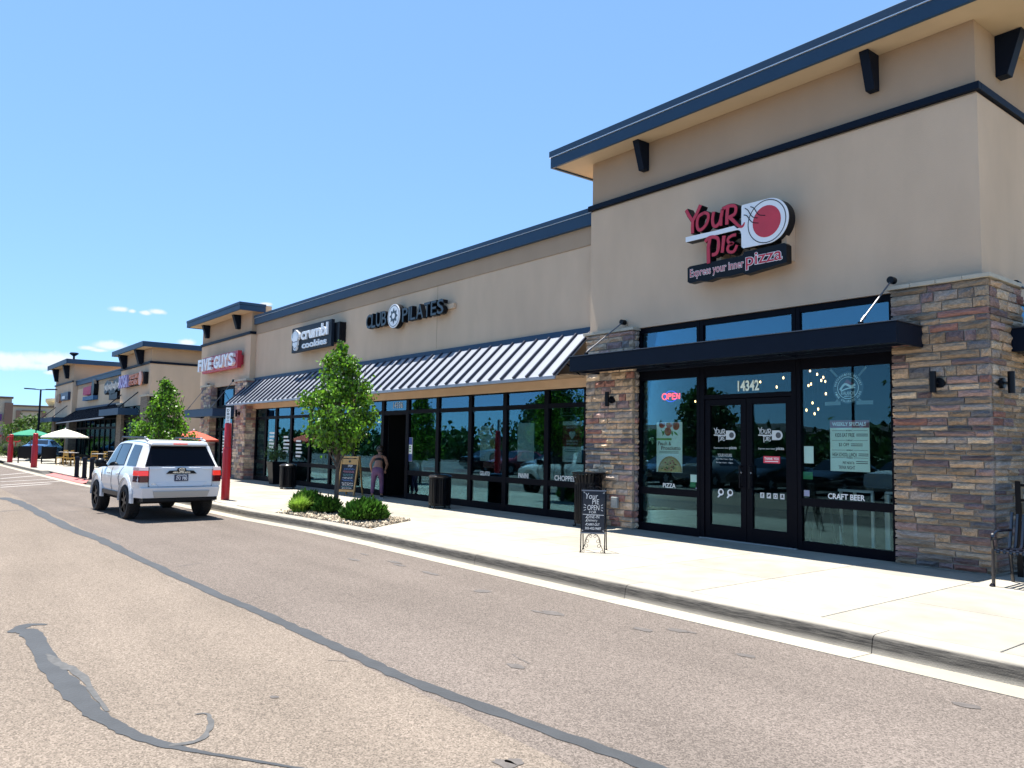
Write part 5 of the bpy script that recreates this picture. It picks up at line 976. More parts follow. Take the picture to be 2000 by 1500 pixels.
# ---------------------------------------------------------------- litter bins
def bin_(x, y, label, r=.27, h=.84, flare=False):
    s = thing('litter_bin', label, 'litter bin', (x, y, 0), 0, 'black litter bins along the storefronts')
    MB().lathe([(r - .035, .06), (r - .035, h - .10 if not flare else h - .04)], (x, y, 0), 24).build('liner', BLACK, s)
    n = 26
    for k in range(n):
        a = 2 * PI * k / n; c, q = math.cos(a), math.sin(a); p0 = Vector((x + r * c, y + r * q, .07)); p1 = Vector((x + r * c, y + r * q, h - .20 if flare else h - .06)); mb = MB().beam(p0, p1, .034, .008)
        if flare: mb.beam(p1, (x + (r + .055) * c, y + (r + .055) * q, h), .034, .008)
        mb.build('slat', BLACK, s)
    for z, dr in ((.09, 0), (h - .22 if flare else h - .09, 0)): MB().lathe([(r - .012, 0), (r + .012, 0), (r + .012, .035), (r - .012, .035)], (x, y, z), 26).build('hoop', BLACK, s)
    if flare: MB().lathe([(r + .04, 0), (r + .075, 0), (r + .075, .025), (r + .04, .025)], (x, y, h), 26).build('rim', BLACK, s, smooth=40)
    else: MB().lathe([(r + .02, 0), (r + .03, .025), (r - .01, .06), (.12, .085)], (x, y, h - .06), 26).build('lid', mat('bin_lid', (.02, .02, .022), .18), s, smooth=40)
    for k in range(4): a = k * PI / 2 + .5; MB().bar((x + r * math.cos(a), y + r * math.sin(a), 0), (x + r * math.cos(a), y + r * math.sin(a), h - .1), .016).bar((x + (r + .02) * math.cos(a), y + (r + .02) * math.sin(a), 0), (x + (r + .02) * math.cos(a), y + (r + .02) * math.sin(a), .02), .035).build('leg', BLACK, s)
bin_(-16.93, 11.12, 'black lidded bin on the sidewalk in front of the pilates windows'); bin_(-11.72, 11.32, 'black slatted bin with a flared top behind the sidewalk sign', .27, 1.08, True); bin_(-26.0, 10.85, 'black lidded bin left of the young maple by the bakery')
pl = thing('planter', 'tall dark tapered planter against the bakery windows', 'planter', (-28.9, 11.6, 0)); MB().hexa([(-29.1, 11.4, 0), (-28.7, 11.4, 0), (-28.7, 11.8, 0), (-29.1, 11.8, 0), (-29.2, 11.3, .85), (-28.6, 11.3, .85), (-28.6, 11.9, .85), (-29.2, 11.9, .85)]).build('pot', BLACK, pl, bevel=.01); stuff(crown_mesh('plant', clump_points((-28.9, 11.6), lambda t: .3, .85, 1.3, 22, 20, .15, 4)[0], .07, LEAF2, pl))
# ---------------------------------------------------------------- wrought iron sidewalk sign
A = Vector((-8.96, 8.50, 0)); Bq = Vector((-8.68, 8.74, 0)); u_ = (Bq - A).normalized(); wd = (Bq - A).length; nb = Vector((-u_.y, u_.x, 0)); n_ = -nb   # nb: towards the rear legs
S = thing('sidewalk_sign', 'black chalk A-frame with curly iron legs on the sidewalk', 'sidewalk sign', (A + Bq) / 2 + nb * .2)
def ap(a, z, side=0.0): t_ = z / .98; return A + u_ * a + nb * (t_ * .20 if side == 0 else .42 - t_ * .20) + Vector((0, 0, z))
for a in (0.0, wd):
    for sd in (0, 1): MB().bar(ap(a, 0, sd), ap(a, .98, sd), .0095, n=8).bar(ap(a, 0, sd), ap(a, .012, sd), .018).build('leg', BLACK, S)
bv = (ap(0, .98) - ap(0, 0)).normalized(); fn = u_.cross(bv); fn = fn if fn.dot(nb) < 0 else -fn
basis = (ap(0, 0) + fn * .012, u_, bv, fn); L_ = (ap(0, .98) - ap(0, 0)).length
def chb(u0, u1, v0, v1, d0, d1): o = ap(0, 0); return [o + u_ * a + bv * v + fn * d for v in (v0, v1) for a, d in ((u0, d0), (u1, d0), (u1, d1), (u0, d1))]
bd = MB().hexa(chb(.012, wd - .012, .31, .955, -.006, .008)).build('chalkboard', mat('chalkboard', (.008, .009, .014), .55), S)
for v in (.30, .96): MB().hexa(chb(-.01, wd + .01, v - .008, v + .010, -.008, .014)).build('rail', mat('iron_light', (.20, .20, .21), .4, metal=.6), S)
CHALK = mat('chalk', (.80, .80, .78), .9); tb = (ap(0, 0) + fn * .0095, u_, bv, fn)
for tx, a0, a1, v0, v1, sh in (('Your', .055, .25, .83, .92, .12), ('PIE', .165, .27, .75, .825, .05), ('OPEN', .09, .275, .655, .735, .05), ('FOR', .12, .23, .605, .640, 0), ('DINE-IN', .085, .28, .53, .575, .1), ('Delivery', .085, .25, .465, .52, .1), ('CARRY-OUT', .085, .285, .415, .452, .05), ('303-452-9687', .06, .31, .355, .392, .05)):
    mb = MB(); text_into(mb, tx, a0, a1, v0, v1, 0, .0006, -.012 if len(tx) < 9 else 0, sh, basis=tb); mb.build('chalk_lettering', CHALK, bd, fix=False)
cf_ = lambda x, z, d: tb[0] + tb[1] * x + tb[2] * z + tb[3] * d
mb = MB()
for p_ in ([(.02, .588), (wd - .02, .580)], [(.065, .54), (.072, .53), (.085, .565)], [(.065, .485), (.072, .475), (.085, .51)], [(.065, .43), (.072, .42), (.085, .455)], [(.035, .745), (.065, .725)], [(.03, .695), (.065, .695)], [(.035, .645), (.065, .665)], [(.30, .725), (.33, .745)], [(.30, .695), (.335, .695)], [(.30, .665), (.33, .645)], [(.02, .935), (.04, .935), (.04, .92)], [(wd - .04, .92), (wd - .02, .935), (wd - .02, .92)], [(.02, .33), (.03, .345)], [(wd - .03, .345), (wd - .02, .33)]): stroke_into(mb, p_, .006, cf_, .0002, .001)
mb.build('chalk_mark', CHALK, bd); m0 = wd / 2; tp = lambda a, v: ap(0, 0) + u_ * a + bv * v
def curl(c, r, a0, a1, k=12): return [(c[0] + r * (1 - .5 * i / k) * math.cos(a0 + (a1 - a0) * i / k), c[1] + r * (1 - .5 * i / k) * math.sin(a0 + (a1 - a0) * i / k)) for i in range(k + 1)]
for sg_ in (-1, 1):
    mb = MB(); P_ = lambda pts: [tp(m0 + sg_ * a, v) for a, v in pts]
    mb.tube(P_([(.16, .975), (.12, 1.0), (.07, 1.025), (.03, 1.025), (.005, .995)]), .005); mb.tube(P_(curl((.035, .995), .022, 1.5, -4)), .004); mb.tube(P_(curl((.165, .995), .018, -1.5, 4)), .004); mb.build('top_scroll', BLACK, S); mb = MB()
    mb.tube(P_([(.0, .295), (.06, .28), (.095, .22), (.12, .12), (.165, .04)]), .0045); mb.tube(P_([(.06, .285), (.10, .24), (.13, .14)]), .0035)
    for c, r in (((.085, .175), .032), ((.10, .105), .034), ((.145, .02), .025)): mb.tube(P_(curl(c, r, 0, 6.6, 16)), .0035)
    mb.tube(P_(curl((.03, .255), .026, 1.6, -5)), .0035)
    mb.build('scrollwork', BLACK, S)
# ---------------------------------------------------------------- wooden chalkboard
fl, fr, rl, rr_ = gp(656, 962), gp(692, 969.5), gp(690, 955), gp(714, 962.5)
S = thing('chalk_easel', 'pine A-frame chalkboard reading STOP by the studio doorway', 'chalkboard', (fl + fr) / 2); H = 1.20
fl = Vector((-22.27, 10.85, 0)); fr = Vector((-21.77, 11.21, 0)); u_ = (fr - fl).normalized(); wd = (fr - fl).length; nb = Vector((-u_.y, u_.x, 0))
ap2 = lambda a, z, sd=0: fl + u_ * a + nb * ((z / H) * .28 if sd == 0 else .60 - (z / H) * .28) + Vector((0, 0, z))
for a in (.03, wd - .03):
    for sd in (0, 1): MB().beam(ap2(a, 0, sd), ap2(a, H, sd), .035, .062).build('leg', WOOD, S)
bv = (ap2(0, H) - ap2(0, 0)).normalized(); fn = u_.cross(bv); fn = fn if fn.dot(nb) < 0 else -fn
cb = lambda u0, u1, v0, v1, d0, d1: [ap2(0, 0) + u_ * a + bv * v + fn * d for v in (v0, v1) for a, d in ((u0, d0), (u1, d0), (u1, d1), (u0, d1))]
for v0, v1 in ((.12, .19), (.97, 1.14), (1.17, 1.225)): MB().hexa(cb(.05, wd - .05, v0, v1, -.012, .014)).build('rail', WOOD, S)
bd = MB().hexa(cb(.06, wd - .06, .19, .97, -.008, .005)).build('chalkboard', mat('chalkboard', (.008, .009, .014)), S); tb = (ap2(0, 0) + fn * .006, u_, bv, fn)
mb = MB(); text_into(mb, 'STOP', .26, wd - .2, .89, .955, 0, .0006, .01, .15, basis=tb); mb.build('chalk_lettering', CHALK, bd, fix=False)
CB = mat('chalk_blue', (.10, .22, .48), .9); CP = mat('chalk_pink', (.50, .22, .30), .9); CT = mat('chalk_teal', (.14, .36, .40), .9)
cf_ = lambda x, z, d: tb[0] + tb[1] * x + tb[2] * z + tb[3] * d
for i, (m, v) in enumerate(((CB, .84), (CB, .81), (CP, .755), (CP, .725), (CT, .66), (CT, .61), (CHALK, .55), (CB, .49), (CB, .46), (CHALK, .39), (CHALK, .33), (CT, .28), (CHALK, .235))):
    mb = MB(); a = .12 + R.uniform(0, .06)
    while a < wd - .14: L = R.uniform(.03, .09); stroke_into(mb, [(a, v), (a + L * .3, v + R.uniform(-.012, .012)), (a + L * .6, v + R.uniform(-.01, .012)), (a + L, v)], .012 if m is not CHALK else .016, cf_, .0002, .001); a += L + .02
    mb.build('chalk_mark', m, bd)
MB().lathe([(.001, 0), (.035, 0), (.035, .004), (.001, .004)], (0, 0, 0), 14); q = MB().lathe([(.012, 0), (.036, 0), (.036, .004), (.012, .004)], (0, 0, 0), 14); o_ = ap2(0, 0) + u_ * wd / 2 + bv * 1.06 + fn * .016; q.v = [tuple(o_ + u_ * v[0] + bv * v[1] + fn * v[2]) for v in q.v]; q.build('emblem', INK, S)
# ---------------------------------------------------------------- bench and patio fence at the right edge
S = thing('bench', 'black metal slatted bench at the right edge of the picture', 'bench', (-3.3, 11.1, 0)); IRON = mat('bench_iron', (.010, .010, .016), .16, spec=.9)
for x in (-4.0, -2.45):
    MB().bar((x, 10.80, 0), (x, 10.82, .45), .022).bar((x, 10.80, 0), (x - .02, 10.78, .02), .035).build('leg', IRON, S); MB().bar((x, 11.42, 0), (x, 11.34, .42), .022).bar((x, 11.34, .42), (x, 11.46, .88), .02).build('leg', IRON, S)
    MB().tube([(x, a, c) for a, c in smooth_path([(10.82, .45), (10.80, .60), (10.88, .66), (11.1, .67), (11.38, .66)])], .02).build('armrest', IRON, S, smooth=50)
MB().tube([(-4.0, 10.82, .44), (-2.45, 10.82, .44), (-2.45, 11.34, .42), (-4.0, 11.34, .42), (-4.0, 10.82, .44)], .018).build('seat_frame', IRON, S)
for i in range(22):
    x = -3.94 + i * .070; MB().tube([(x, a, c) for a, c in smooth_path([(10.80, .41), (10.82, .455), (10.95, .452), (11.2, .435), (11.34, .44), (11.40, .6), (11.46, .86)], 3)], .021, n=5).build('slat', IRON, S)
S = thing('patio_fence', 'black metal patio fence beside the right stone pier', 'fence', (-2.5, 11.95, 0))
for x in (-4.12, -2.3, -.5): MB().box(x, x + .07, 11.92, 11.99, 0, 1.27).build('post', BLACK, S)
for z in (1.20, 1.0, .12): MB().box(-4.05, -.5, 11.94, 11.97, z, z + .035).build('rail', BLACK, S)
for i in range(22):
    x = -3.92 + i * .155
    if abs(x + 2.26) > .08: MB().box(x, x + .016, 11.947, 11.963, .155, 1.2).build('bar', BLACK, S)
MB().box(-4.04, -2.32, 11.985, 11.995, .2, .98).build('mesh_panel', mat('fence_panel', (.010, .011, .018), .6), S)
# ---------------------------------------------------------------- far patio: umbrellas, tables, chairs, screens, parked car
def umbrella(name, label, x, y, h, r, hr, m, n=8):
    s = thing(name, label, 'umbrella', (x, y, 0), 0, None); mb = MB(); c0 = circle(x, y, r, n, a0=.4, a1=.4 + 2 * PI); cm = circle(x, y, r * .5, n, a0=.4, a1=.4 + 2 * PI); top = (x, y, h)
    for i in range(n): j = (i + 1) % n; mb.add([top, (*cm[i], h - hr * .42), (*cm[j], h - hr * .42)], [(0, 1, 2)]); mb.add([(*cm[i], h - hr * .42), (*c0[i], h - hr), (*c0[j], h - hr), (*cm[j], h - hr * .42)], [(0, 1, 2, 3)]); mb.add([(*c0[i], h - hr), (*c0[i], h - hr - .08), (*c0[j], h - hr - .08), (*c0[j], h - hr)], [(0, 1, 2, 3)])
    mb.build('canopy', m, s); MB().bar((x, y, 0), (x, y, h - .02), .025).lathe([(.25, 0), (.25, .06), (.05, .1)], (x, y, 0), 12).build('pole', mat('umbrella_pole', (.2, .17, .14), .6), s); MB().sphere((x, y, h + .03), .04).build('finial', SIGNW, s)
    for i in range(n): MB().bar((x, y, h - .05), (c0[i][0] * .97 + x * .03, c0[i][1] * .97 + y * .03, h - hr - .01), .008, n=4).build('rib', NAVY, s)
umbrella('patio_umbrella', 'large white patio umbrella over the yellow chairs', -55.65, 8.65, 2.14, 1.36, .50, mat('canvas_white', (.66, .63, .52), .9)); umbrella('patio_umbrella', 'green patio umbrella beside the white one', -62.0, 7.6, 2.12, 1.35, .40, mat('canvas_green', (.02, .20, .12), .9)); umbrella('patio_umbrella', 'red patio umbrella between the far maple and the stone pier', -32.6, 9.6, 1.98, .95, .36, mat('canvas_red', (.55, .085, .05), .9)); 
YEL = mat('yellow_plastic', (.46, .27, .05), .5); PT = mat('patio_table_top', (.40, .38, .36), .5)
def chair0(m):
    t = thing('patio_chair', 'x', 'chair', (0, 0, 0), local=True); MB().box(-.2, .2, -.2, .2, .43, .46).build('seat', m, t)
    for a, c in ((-.18, -.18), (.18, -.18)): MB().bar((a, c, 0), (a, c, .43), .018).build('leg', m, t)
    for a, c in ((-.18, .18), (.18, .18)): MB().bar((a, c, 0), (a, c + .05, .88), .018).build('leg', m, t)
    for z in (.58, .70, .82): MB().box(-.18, .18, .19 + (z - .45) * .1, .215 + (z - .45) * .1, z, z + .06).build('back_slat', m, t)
    return t
spots = [(-52.2, 8.0, .4, 'yellow patio chair under the white umbrella, nearest the red post'), (-51.2, 8.6, 2.6, 'yellow patio chair turned sideways under the white umbrella'), (-50.3, 8.1, 3.6, 'yellow patio chair at the front, right of the umbrella pole'), (-48.4, 8.9, .9, 'yellow patio chair at the table right of the white umbrella'), (-47.6, 9.6, 4.0, 'yellow patio chair against the second building table')]
c0_ = chair0(YEL)
for i, (x, y, rz, lb) in enumerate(spots):
    c = c0_ if i == 0 else copy_tree(c0_); c.location = (x, y, 0); c.rotation_euler = (0, 0, rz); tag(c, lb, 'chair', 'yellow chairs on the far patio')
d0_ = chair0(BLACK)
for i, (x, y, rz, lb) in enumerate([(-45.5, 9.4, .3, 'black patio chair left of the black bollards'), (-43.8, 9.0, 2.2, 'black patio chair behind the left black bollard'), (-42.4, 9.7, 1.2, 'black patio chair behind the middle black bollard'), (-40.8, 9.2, 3.0, 'black patio chair near the SUV mirror')]):
    c = d0_ if i == 0 else copy_tree(d0_); c.location = (x, y, 0); c.rotation_euler = (0, 0, rz); tag(c, lb, 'chair', 'black chairs on the far patio')
def table(x, y, lb, h=.76):
    t = thing('patio_table', lb, 'table', (x, y, 0), 0, 'tables on the far patio'); MB().lathe([(.40, h - .03), (.40, h)], (x, y, 0), 18).build('tabletop', PT, t); MB().bar((x, y, 0), (x, y, h - .03), .03).lathe([(.25, 0), (.05, .04)], (x, y, 0), 12).build('pedestal', BLACK, t)
table(-53.3, 8.4, 'pale round patio table left of the yellow chairs'); table(-50.8, 8.25, 'pale round patio table among the yellow chairs'); table(-48.0, 9.2, 'pale round table right of the white umbrella pole'); table(-44.6, 9.3, 'pale round table among the black chairs', .95)
def screen(x0, y0, x1, y1, lb, h=1.05):
    s = thing('patio_screen', lb, 'screen', (x0, y0, 0), 0, 'black patio screens'); a = Vector((x0, y0, 0)); c = Vector((x1, y1, 0)); d = (c - a)
    for t_ in (0, 1): q = a + d * t_; MB().bar(q, q + Vector((0, 0, h)), .035).build('post', BLACK, s)
    MB().hexa([a + Vector((-.015, 0, h * .28)), a + Vector((.015, 0, h * .28)), c + Vector((.015, 0, h * .28)), c + Vector((-.015, 0, h * .28)), a + Vector((-.015, 0, h * .97)), a + Vector((.015, 0, h * .97)), c + Vector((.015, 0, h * .97)), c + Vector((-.015, 0, h * .97))]).build('panel', BLACK, s); MB().beam(a + Vector((0, 0, .12)), c + Vector((0, 0, .12)), .05, .03).build('rail', BLACK, s)
screen(-56.6, 6.35, -56.6, 7.0, 'black patio screen between the two far red posts'); screen(-55.2, 7.4, -55.2, 8.15, 'black patio screen under the left edge of the white umbrella'); screen(-53.6, 8.25, -53.6, 8.9, 'low black screen left of the yellow chairs', .8)
screen(-44.9, 9.0, -44.9, 10.6, 'black patio screen behind the black bollards', .95)
# ---------------------------------------------------------------- vehicles
def ring(s):
    x, zb, hb, zm, hm, zl, hl, zr, hr, zc = s
    hf = [(0, zb), (hb, zb), (hm * .995, zb + (zm - zb) * .45), (hm, zm), (hm * .985, zm + (zl - zm) * .55), (hl, zl), ((hl + hr) / 2 + .008, (zl + zr) / 2), (hr, zr), (hr * .90, zr + (zc - zr) * .50), (hr * .55, zr + (zc - zr) * .90), (0, zc)]
    return [(x, y, z) for y, z in hf] + [(x, -y, z) for y, z in hf[-2:0:-1]]
def hull(secs):
    mb = MB(); rs = [ring(s) for s in secs]; n = len(rs[0])
    for r in rs: mb.v += r
    for i in range(len(rs) - 1): mb.f += [[i * n + k, i * n + (k + 1) % n, (i + 1) * n + (k + 1) % n, (i + 1) * n + k] for k in range(n)]
    mb.f += [list(range(n)), list(range((len(rs) - 1) * n, len(rs) * n))]; mb.m = [0] * len(mb.f); return mb
def densify(secs, k=3):
    out = smooth_path(secs, k); return out
def cut_arches(o, axles, r, zc, inner):
    tmp = []
    for ax in axles:
        for sd in (-1, 1):
            c = MB().bar((ax, sd * inner, zc), (ax, sd * 1.4, zc), r, n=28).build('cutter', BLACK); tmp.append(c)
            md = o.modifiers.new('arch', 'BOOLEAN'); md.object = c; md.operation = 'DIFFERENCE'; md.solver = 'EXACT'
    dg = bpy.context.evaluated_depsgraph_get(); me = bpy.data.meshes.new_from_object(o.evaluated_get(dg)); o.modifiers.clear(); o.data = me
    for c in tmp: bpy.data.objects.remove(c)
    me.polygons.foreach_set('use_smooth', [True] * len(me.polygons)); me.set_sharp_from_angle(angle=math.radians(32))
def side_pt(secs, x, t, off=.006):
    xs = [s[0] for s in secs]; g = lambda i: float(np.interp(x, xs, [s[i] for s in secs])); zl, hl, zr, hr = g(5), g(6), g(7), g(8); y = hl + (hr - hl) * t + .016 * (1 - abs(2 * t - 1)); return (x, y + off, zl + (zr - zl) * t)
def side_glass(secs, b0, b1, t0, t1, lo, hi, sd, parent, name='side_window', n=6, m=None):
    """pane on the side of the cabin: lower edge from x=b0 to b1, upper edge from t0 to t1"""
    mb = MB(); rows_ = []
    for j in range(4):
        q = j / 3; t = lo + (hi - lo) * q; xa = b0 + (t0 - b0) * q; xb = b1 + (t1 - b1) * q
        rows_.append([side_pt(secs, xa + (xb - xa) * i / n, t) for i in range(n + 1)])
    for j in range(3):
        for i in range(n):
            q = [rows_[j][i], rows_[j][i + 1], rows_[j + 1][i + 1], rows_[j + 1][i]]; mb.add([(a, sd * b_, c) for a, b_, c in q], [(0, 1, 2, 3)])
    return mb.build(name, m or CGLASS, parent, smooth=60)
RIM = mat('dark_rim', (.018, .018, .020), .35, metal=.6); WELL = mat('wheel_well', (.004, .004, .005), .95)
def wheel(root, ax, sd, yo, r, w, m_rim=RIM, spokes=6):
    y1 = sd * yo; y0 = sd * (yo - w); c = MB(); n = 30
    prof = [(r * .60, 0), (r * .62, .015), (r * .90, .0), (r * .97, .03), (r, .06), (r, w - .06), (r * .97, w - .03), (r * .9, w), (r * .6, w)]
    vs = []; fs = []
    for pr, pd in prof:
        for k in range(n): a = 2 * PI * k / n; vs.append((ax + pr * math.cos(a), y1 - sd * pd, r + pr * math.sin(a)))
    for i in range(len(prof) - 1):
        for k in range(n): fs.append((i * n + k, i * n + (k + 1) % n, (i + 1) * n + (k + 1) % n, (i + 1) * n + k))
    fs.append(tuple(range((len(prof) - 1) * n, len(prof) * n))); c.add(vs, fs)
    for k in range(n):
        a = 2 * PI * k / n; p = Vector((ax + r * math.cos(a), 0, r + r * math.sin(a))); 
        for j in range(2): c.beam(p + Vector((0, y1 - sd * (w * (.16 + .40 * j)), 0)), p + Vector((0, y1 - sd * (w * (.44 + .40 * j)), 0)), .045, .022)
    t = c.build('wheel', TYRE, root, smooth=35); g = MB().bar((ax, y1 - sd * .02, r), (ax, y1 - sd * .09, r), .085, n=12)
    for k in range(spokes): a = 2 * PI * k / spokes + .2; g.beam((ax, y1 - sd * .035, r), (ax + r * .60 * math.cos(a), y1 - sd * .03, r + r * .60 * math.sin(a)), .03, .055)
    g.bar((ax, y1 - sd * .085, r), (ax, y1 - sd * .10, r), r * .6, n=24); g.build('rim', m_rim, t)
    return t
def flare(root, ax, sd, r, zc, y, m, w=.07, name='fender_flare'):
    mb = MB(); n = 18; a0, a1 = -.10, PI + .10
    for i in range(n):
        A_, B_ = a0 + (a1 - a0) * i / n, a0 + (a1 - a0) * (i + 1) / n; P_ = lambda rr, a, yy: (ax + rr * math.cos(a), sd * yy, zc + rr * math.sin(a))
        mb.hexa([P_(r, A_, y - .05), P_(r + w, A_, y - .05), P_(r + w, A_, y + .005), P_(r, A_, y + .03), P_(r, B_, y - .05), P_(r + w, B_, y - .05), P_(r + w, B_, y + .005), P_(r, B_, y + .03)])
    return mb.build(name, m, root, smooth=50)
K = .94
SUV = thing('parked_suv', 'white lifted SUV on big black tyres at the kerb, seen from behind', 'SUV', (-20.42, 5.08, RZ), PI + .03, local=True); SUV.scale = (K, K, K)
S_ = [(-2.30, .74, .86, .95, .93, 1.21, .89, 1.235, .855, 1.245), (-2.25, .70, .88, .95, .945, 1.22, .90, 1.27, .845, 1.30), (-2.02, .64, .90, .95, .955, 1.23, .905, 1.74, .72, 1.785), (-1.86, .62, .91, .95, .96, 1.235, .908, 1.775, .705, 1.83), (-1.3, .62, .92, .95, .962, 1.235, .908, 1.80, .70, 1.865), (-.5, .60, .92, .95, .962, 1.215, .906, 1.815, .70, 1.885),
      (.1, .60, .92, .95, .962, 1.195, .904, 1.805, .695, 1.88), (.5, .60, .92, .95, .962, 1.18, .90, 1.76, .68, 1.835), (.78, .60, .92, .95, .962, 1.17, .895, 1.60, .72, 1.66), (1.18, .60, .92, .95, .962, 1.15, .88, 1.18, .84, 1.24), (1.6, .60, .92, .95, .96, 1.11, .88, 1.15, .80, 1.20), (2.05, .64, .90, .93, .945, 1.06, .86, 1.10, .74, 1.15), (2.33, .68, .84, .88, .88, .98, .80, 1.01, .68, 1.05), (2.43, .72, .72, .85, .77, .93, .72, .95, .62, .97)]
S_ = S_[:2] + smooth_path(S_[2:], 3)
AR, AF, WR_ = -1.30, 1.49, .415
body = hull(S_).build('body', CARW, SUV); cut_arches(body, (AR, AF), .53, .46, .60)
MB().box(-2.1, 2.2, -.80, .80, .40, .62).box(-2.0, 2.1, -.62, .62, .62, .98).build('underbody', WELL, SUV)
for ax in (AR, AF):
    for sd in (-1, 1): wheel(SUV, ax, sd, .985, WR_, .29); flare(SUV, ax, sd, .52, .46, .962, CARW, .085)
MB().bar((AR, -.75, WR_), (AR, .75, WR_), .05).sphere((AR, 0, WR_), .16, 10).build('axle', WELL, SUV)
for sd in (-1, 1):
    MB().box(-.78, .98, sd * .86, sd * .955, .50, .60).build('side_step', BLACK, SUV)
    w1 = side_glass(S_, .86, .06, .50, .06, .07, .90, sd, SUV); side_glass(S_, -.02, -.86, -.02, -.80, .07, .90, sd, SUV); side_glass(S_, -1.12, -1.92, -1.05, -1.74, .04, .92, sd, SUV, 'quarter_window')
    side_glass(S_, .92, -.90, .56, -.84, .03, .95, sd, SUV, 'window_trim', m=BLACK).location = (0, -sd * .004, 0)
    for x0 in (.98, .02, -.90): side_glass(S_, x0 + .006, x0 - .006, x0 + .006 - (.40 if x0 > .5 else 0), x0 - .006 - (.40 if x0 > .5 else 0), -.02, .0, sd, SUV, 'trim_pin', n=1, m=BLACK)
    seamy = lambda z: float(np.interp(z, [.60, .76, .95, 1.1, 1.215], [.921, .959, .963, .949, .907])) + .003
    for xs_ in ([(.98, .62), (.98, 1.15)], [(.02, .62), (.02, 1.18)], [(-.78, .74), (-.66, .98), (-.90, 1.21)]):
        mb = MB(); mb.tube([(x, sd * seamy(z), z) for x, z in smooth_path(xs_, 5)], .005, n=5); mb.build('door_seam', BLACK, SUV)
    for x in (.17, -.70): MB().beam((x, sd * .975, 1.03), (x + .19, sd * .975, 1.03), .028, .03).box(x - .01, x + .02, sd * .945, sd * .985, 1.01, 1.05).box(x + .17, x + .2, sd * .945, sd * .985, 1.01, 1.05).build('door_handle', CARW, SUV)
    MB().hexa([(.66, sd * .90, 1.17), (.80, sd * .90, 1.17), (.82, sd * 1.16, 1.17), (.70, sd * 1.16, 1.17), (.66, sd * .93, 1.24), (.80, sd * .93, 1.24), (.84, sd * 1.17, 1.36), (.70, sd * 1.17, 1.36)]).build('mirror_bracket', BLACK, SUV); q = MB().sphere((.76, 0, 1.27), .5, 12); q.v = [(.76 + (v[0] - .76) * .19, sd * (1.05 + v[1] * .29), 1.27 + (v[2] - 1.27) * .23) for v in q.v]; q.build('side_mirror', BLACK, SUV, smooth=60)
    MB().tube([(x, sd * .655, z) for x, z in ((-1.85, 1.86), (-1.7, 1.925), (.35, 1.935), (.5, 1.87))], .022, n=8).build('roof_rail', BLACK, SUV, smooth=50); MB().beam((-1.9, sd * .655, 1.85), (-1.62, sd * .655, 1.93), .045, .05).build('rail_foot', SILV, SUV)
    for i, m in enumerate((mat('clear_lens', (.50, .42, .42), .15, coat=.8), mat('tail_red_glow', (.62, .030, .018), .25, coat=.8, emit=.42), mat('tail_dark', (.09, .008, .012), .15, coat=.8))):
        z0, z1 = ((1.165, 1.25), (1.05, 1.165), (.90, 1.05))[i]; MB().hexa([(-2.36, sd * .735, z0), (-2.33, sd * .93, z0), (-1.98, sd * .985, z0), (-2.0, sd * .735, z0), (-2.36 + .02 * (2 - i), sd * .735, z1), (-2.33 + .02 * (2 - i), sd * .925, z1), (-1.98, sd * .975, z1), (-2.0, sd * .735, z1)]).build('tail_light', m, SUV, bevel=.01)
# outline of the rear door, panel, glass, badge, plate
rg = lambda y, z: (-2.262 + (z - 1.26) * .52, y, z)
MB().prism([(-.80, 1.27), (.80, 1.27), (.63, 1.735), (-.63, 1.735)], lambda y, z: (rg(y, z)[0] - .035, y, z), lambda y, z: (rg(y, z)[0] + .1, y, z)).build('rear_window', RGLASS, SUV)
MB().prism([(-.725, .765), (.725, .765), (.725, 1.235), (-.725, 1.235)], lambda y, z: (-2.306, y, z), lambda y, z: (-2.28, y, z)).build('tailgate_gap', BLACK, SUV)
tg = MB().prism([(-.69, .80), (-.715, .83), (-.715, 1.24), (.715, 1.24), (.715, .83), (.69, .80)], lambda y, z: (-2.335 + (z - .80) * .05, y, z), lambda y, z: (-2.29, y, z)).build('tailgate', CARW, SUV, bevel=.008)
MB().prism([(-.60, .90), (-.50, .80), (.50, .80), (.60, .90), (.44, .905), (-.44, .905)], lambda y, z: (-2.352 + (z - .80) * .12, y, z), lambda y, z: (-2.32, y, z)).build('tailgate_crease', CARW, tg, bevel=.006)
for sd in (-1, 1): MB().hexa([(-2.352, sd * .715, 1.195), (-2.33, sd * .46, 1.20), (-2.30, sd * .46, 1.20), (-2.30, sd * .715, 1.195), (-2.335, sd * .715, 1.255), (-2.315, sd * .44, 1.245), (-2.30, sd * .44, 1.245), (-2.30, sd * .715, 1.255)]).build('tailgate_lip', CARW, SUV)
sp_ = MB().hexa([(-2.16, -.66, 1.755), (-1.86, -.70, 1.79), (-1.86, .70, 1.79), (-2.16, .66, 1.755), (-2.13, -.63, 1.83), (-1.80, -.68, 1.862), (-1.80, .68, 1.862), (-2.13, .63, 1.83)]).build('spoiler', CARW, SUV, bevel=.018)
MB().box(-2.168, -2.14, -.16, .16, 1.778, 1.80).build('brake_light', mat('brake_red', (.55, .06, .04), .3, emit=.5), sp_)
RB = lambda x: (Vector((x, 0, 0)), Vector((0, -1, 0)), Vector((0, 0, 1)), Vector((-1, 0, 0)))
bz = MB().prism([(-.345, 1.095), (-.27, 1.165), (-.10, 1.172), (-.085, 1.225), (0, 1.243), (.085, 1.225), (.10, 1.172), (.27, 1.165), (.345, 1.095)], lambda y, z: (-2.352, y, z), lambda y, z: (-2.31, y, z)).build('badge_trim', BLACK, tg)
mb = MB(); text_into(mb, '4RUNNER', -.205, .205, 1.108, 1.145, 0, .003, .03, basis=RB(-2.354)); mb.build('lettering', CHROME, bz if False else tg, fix=False)
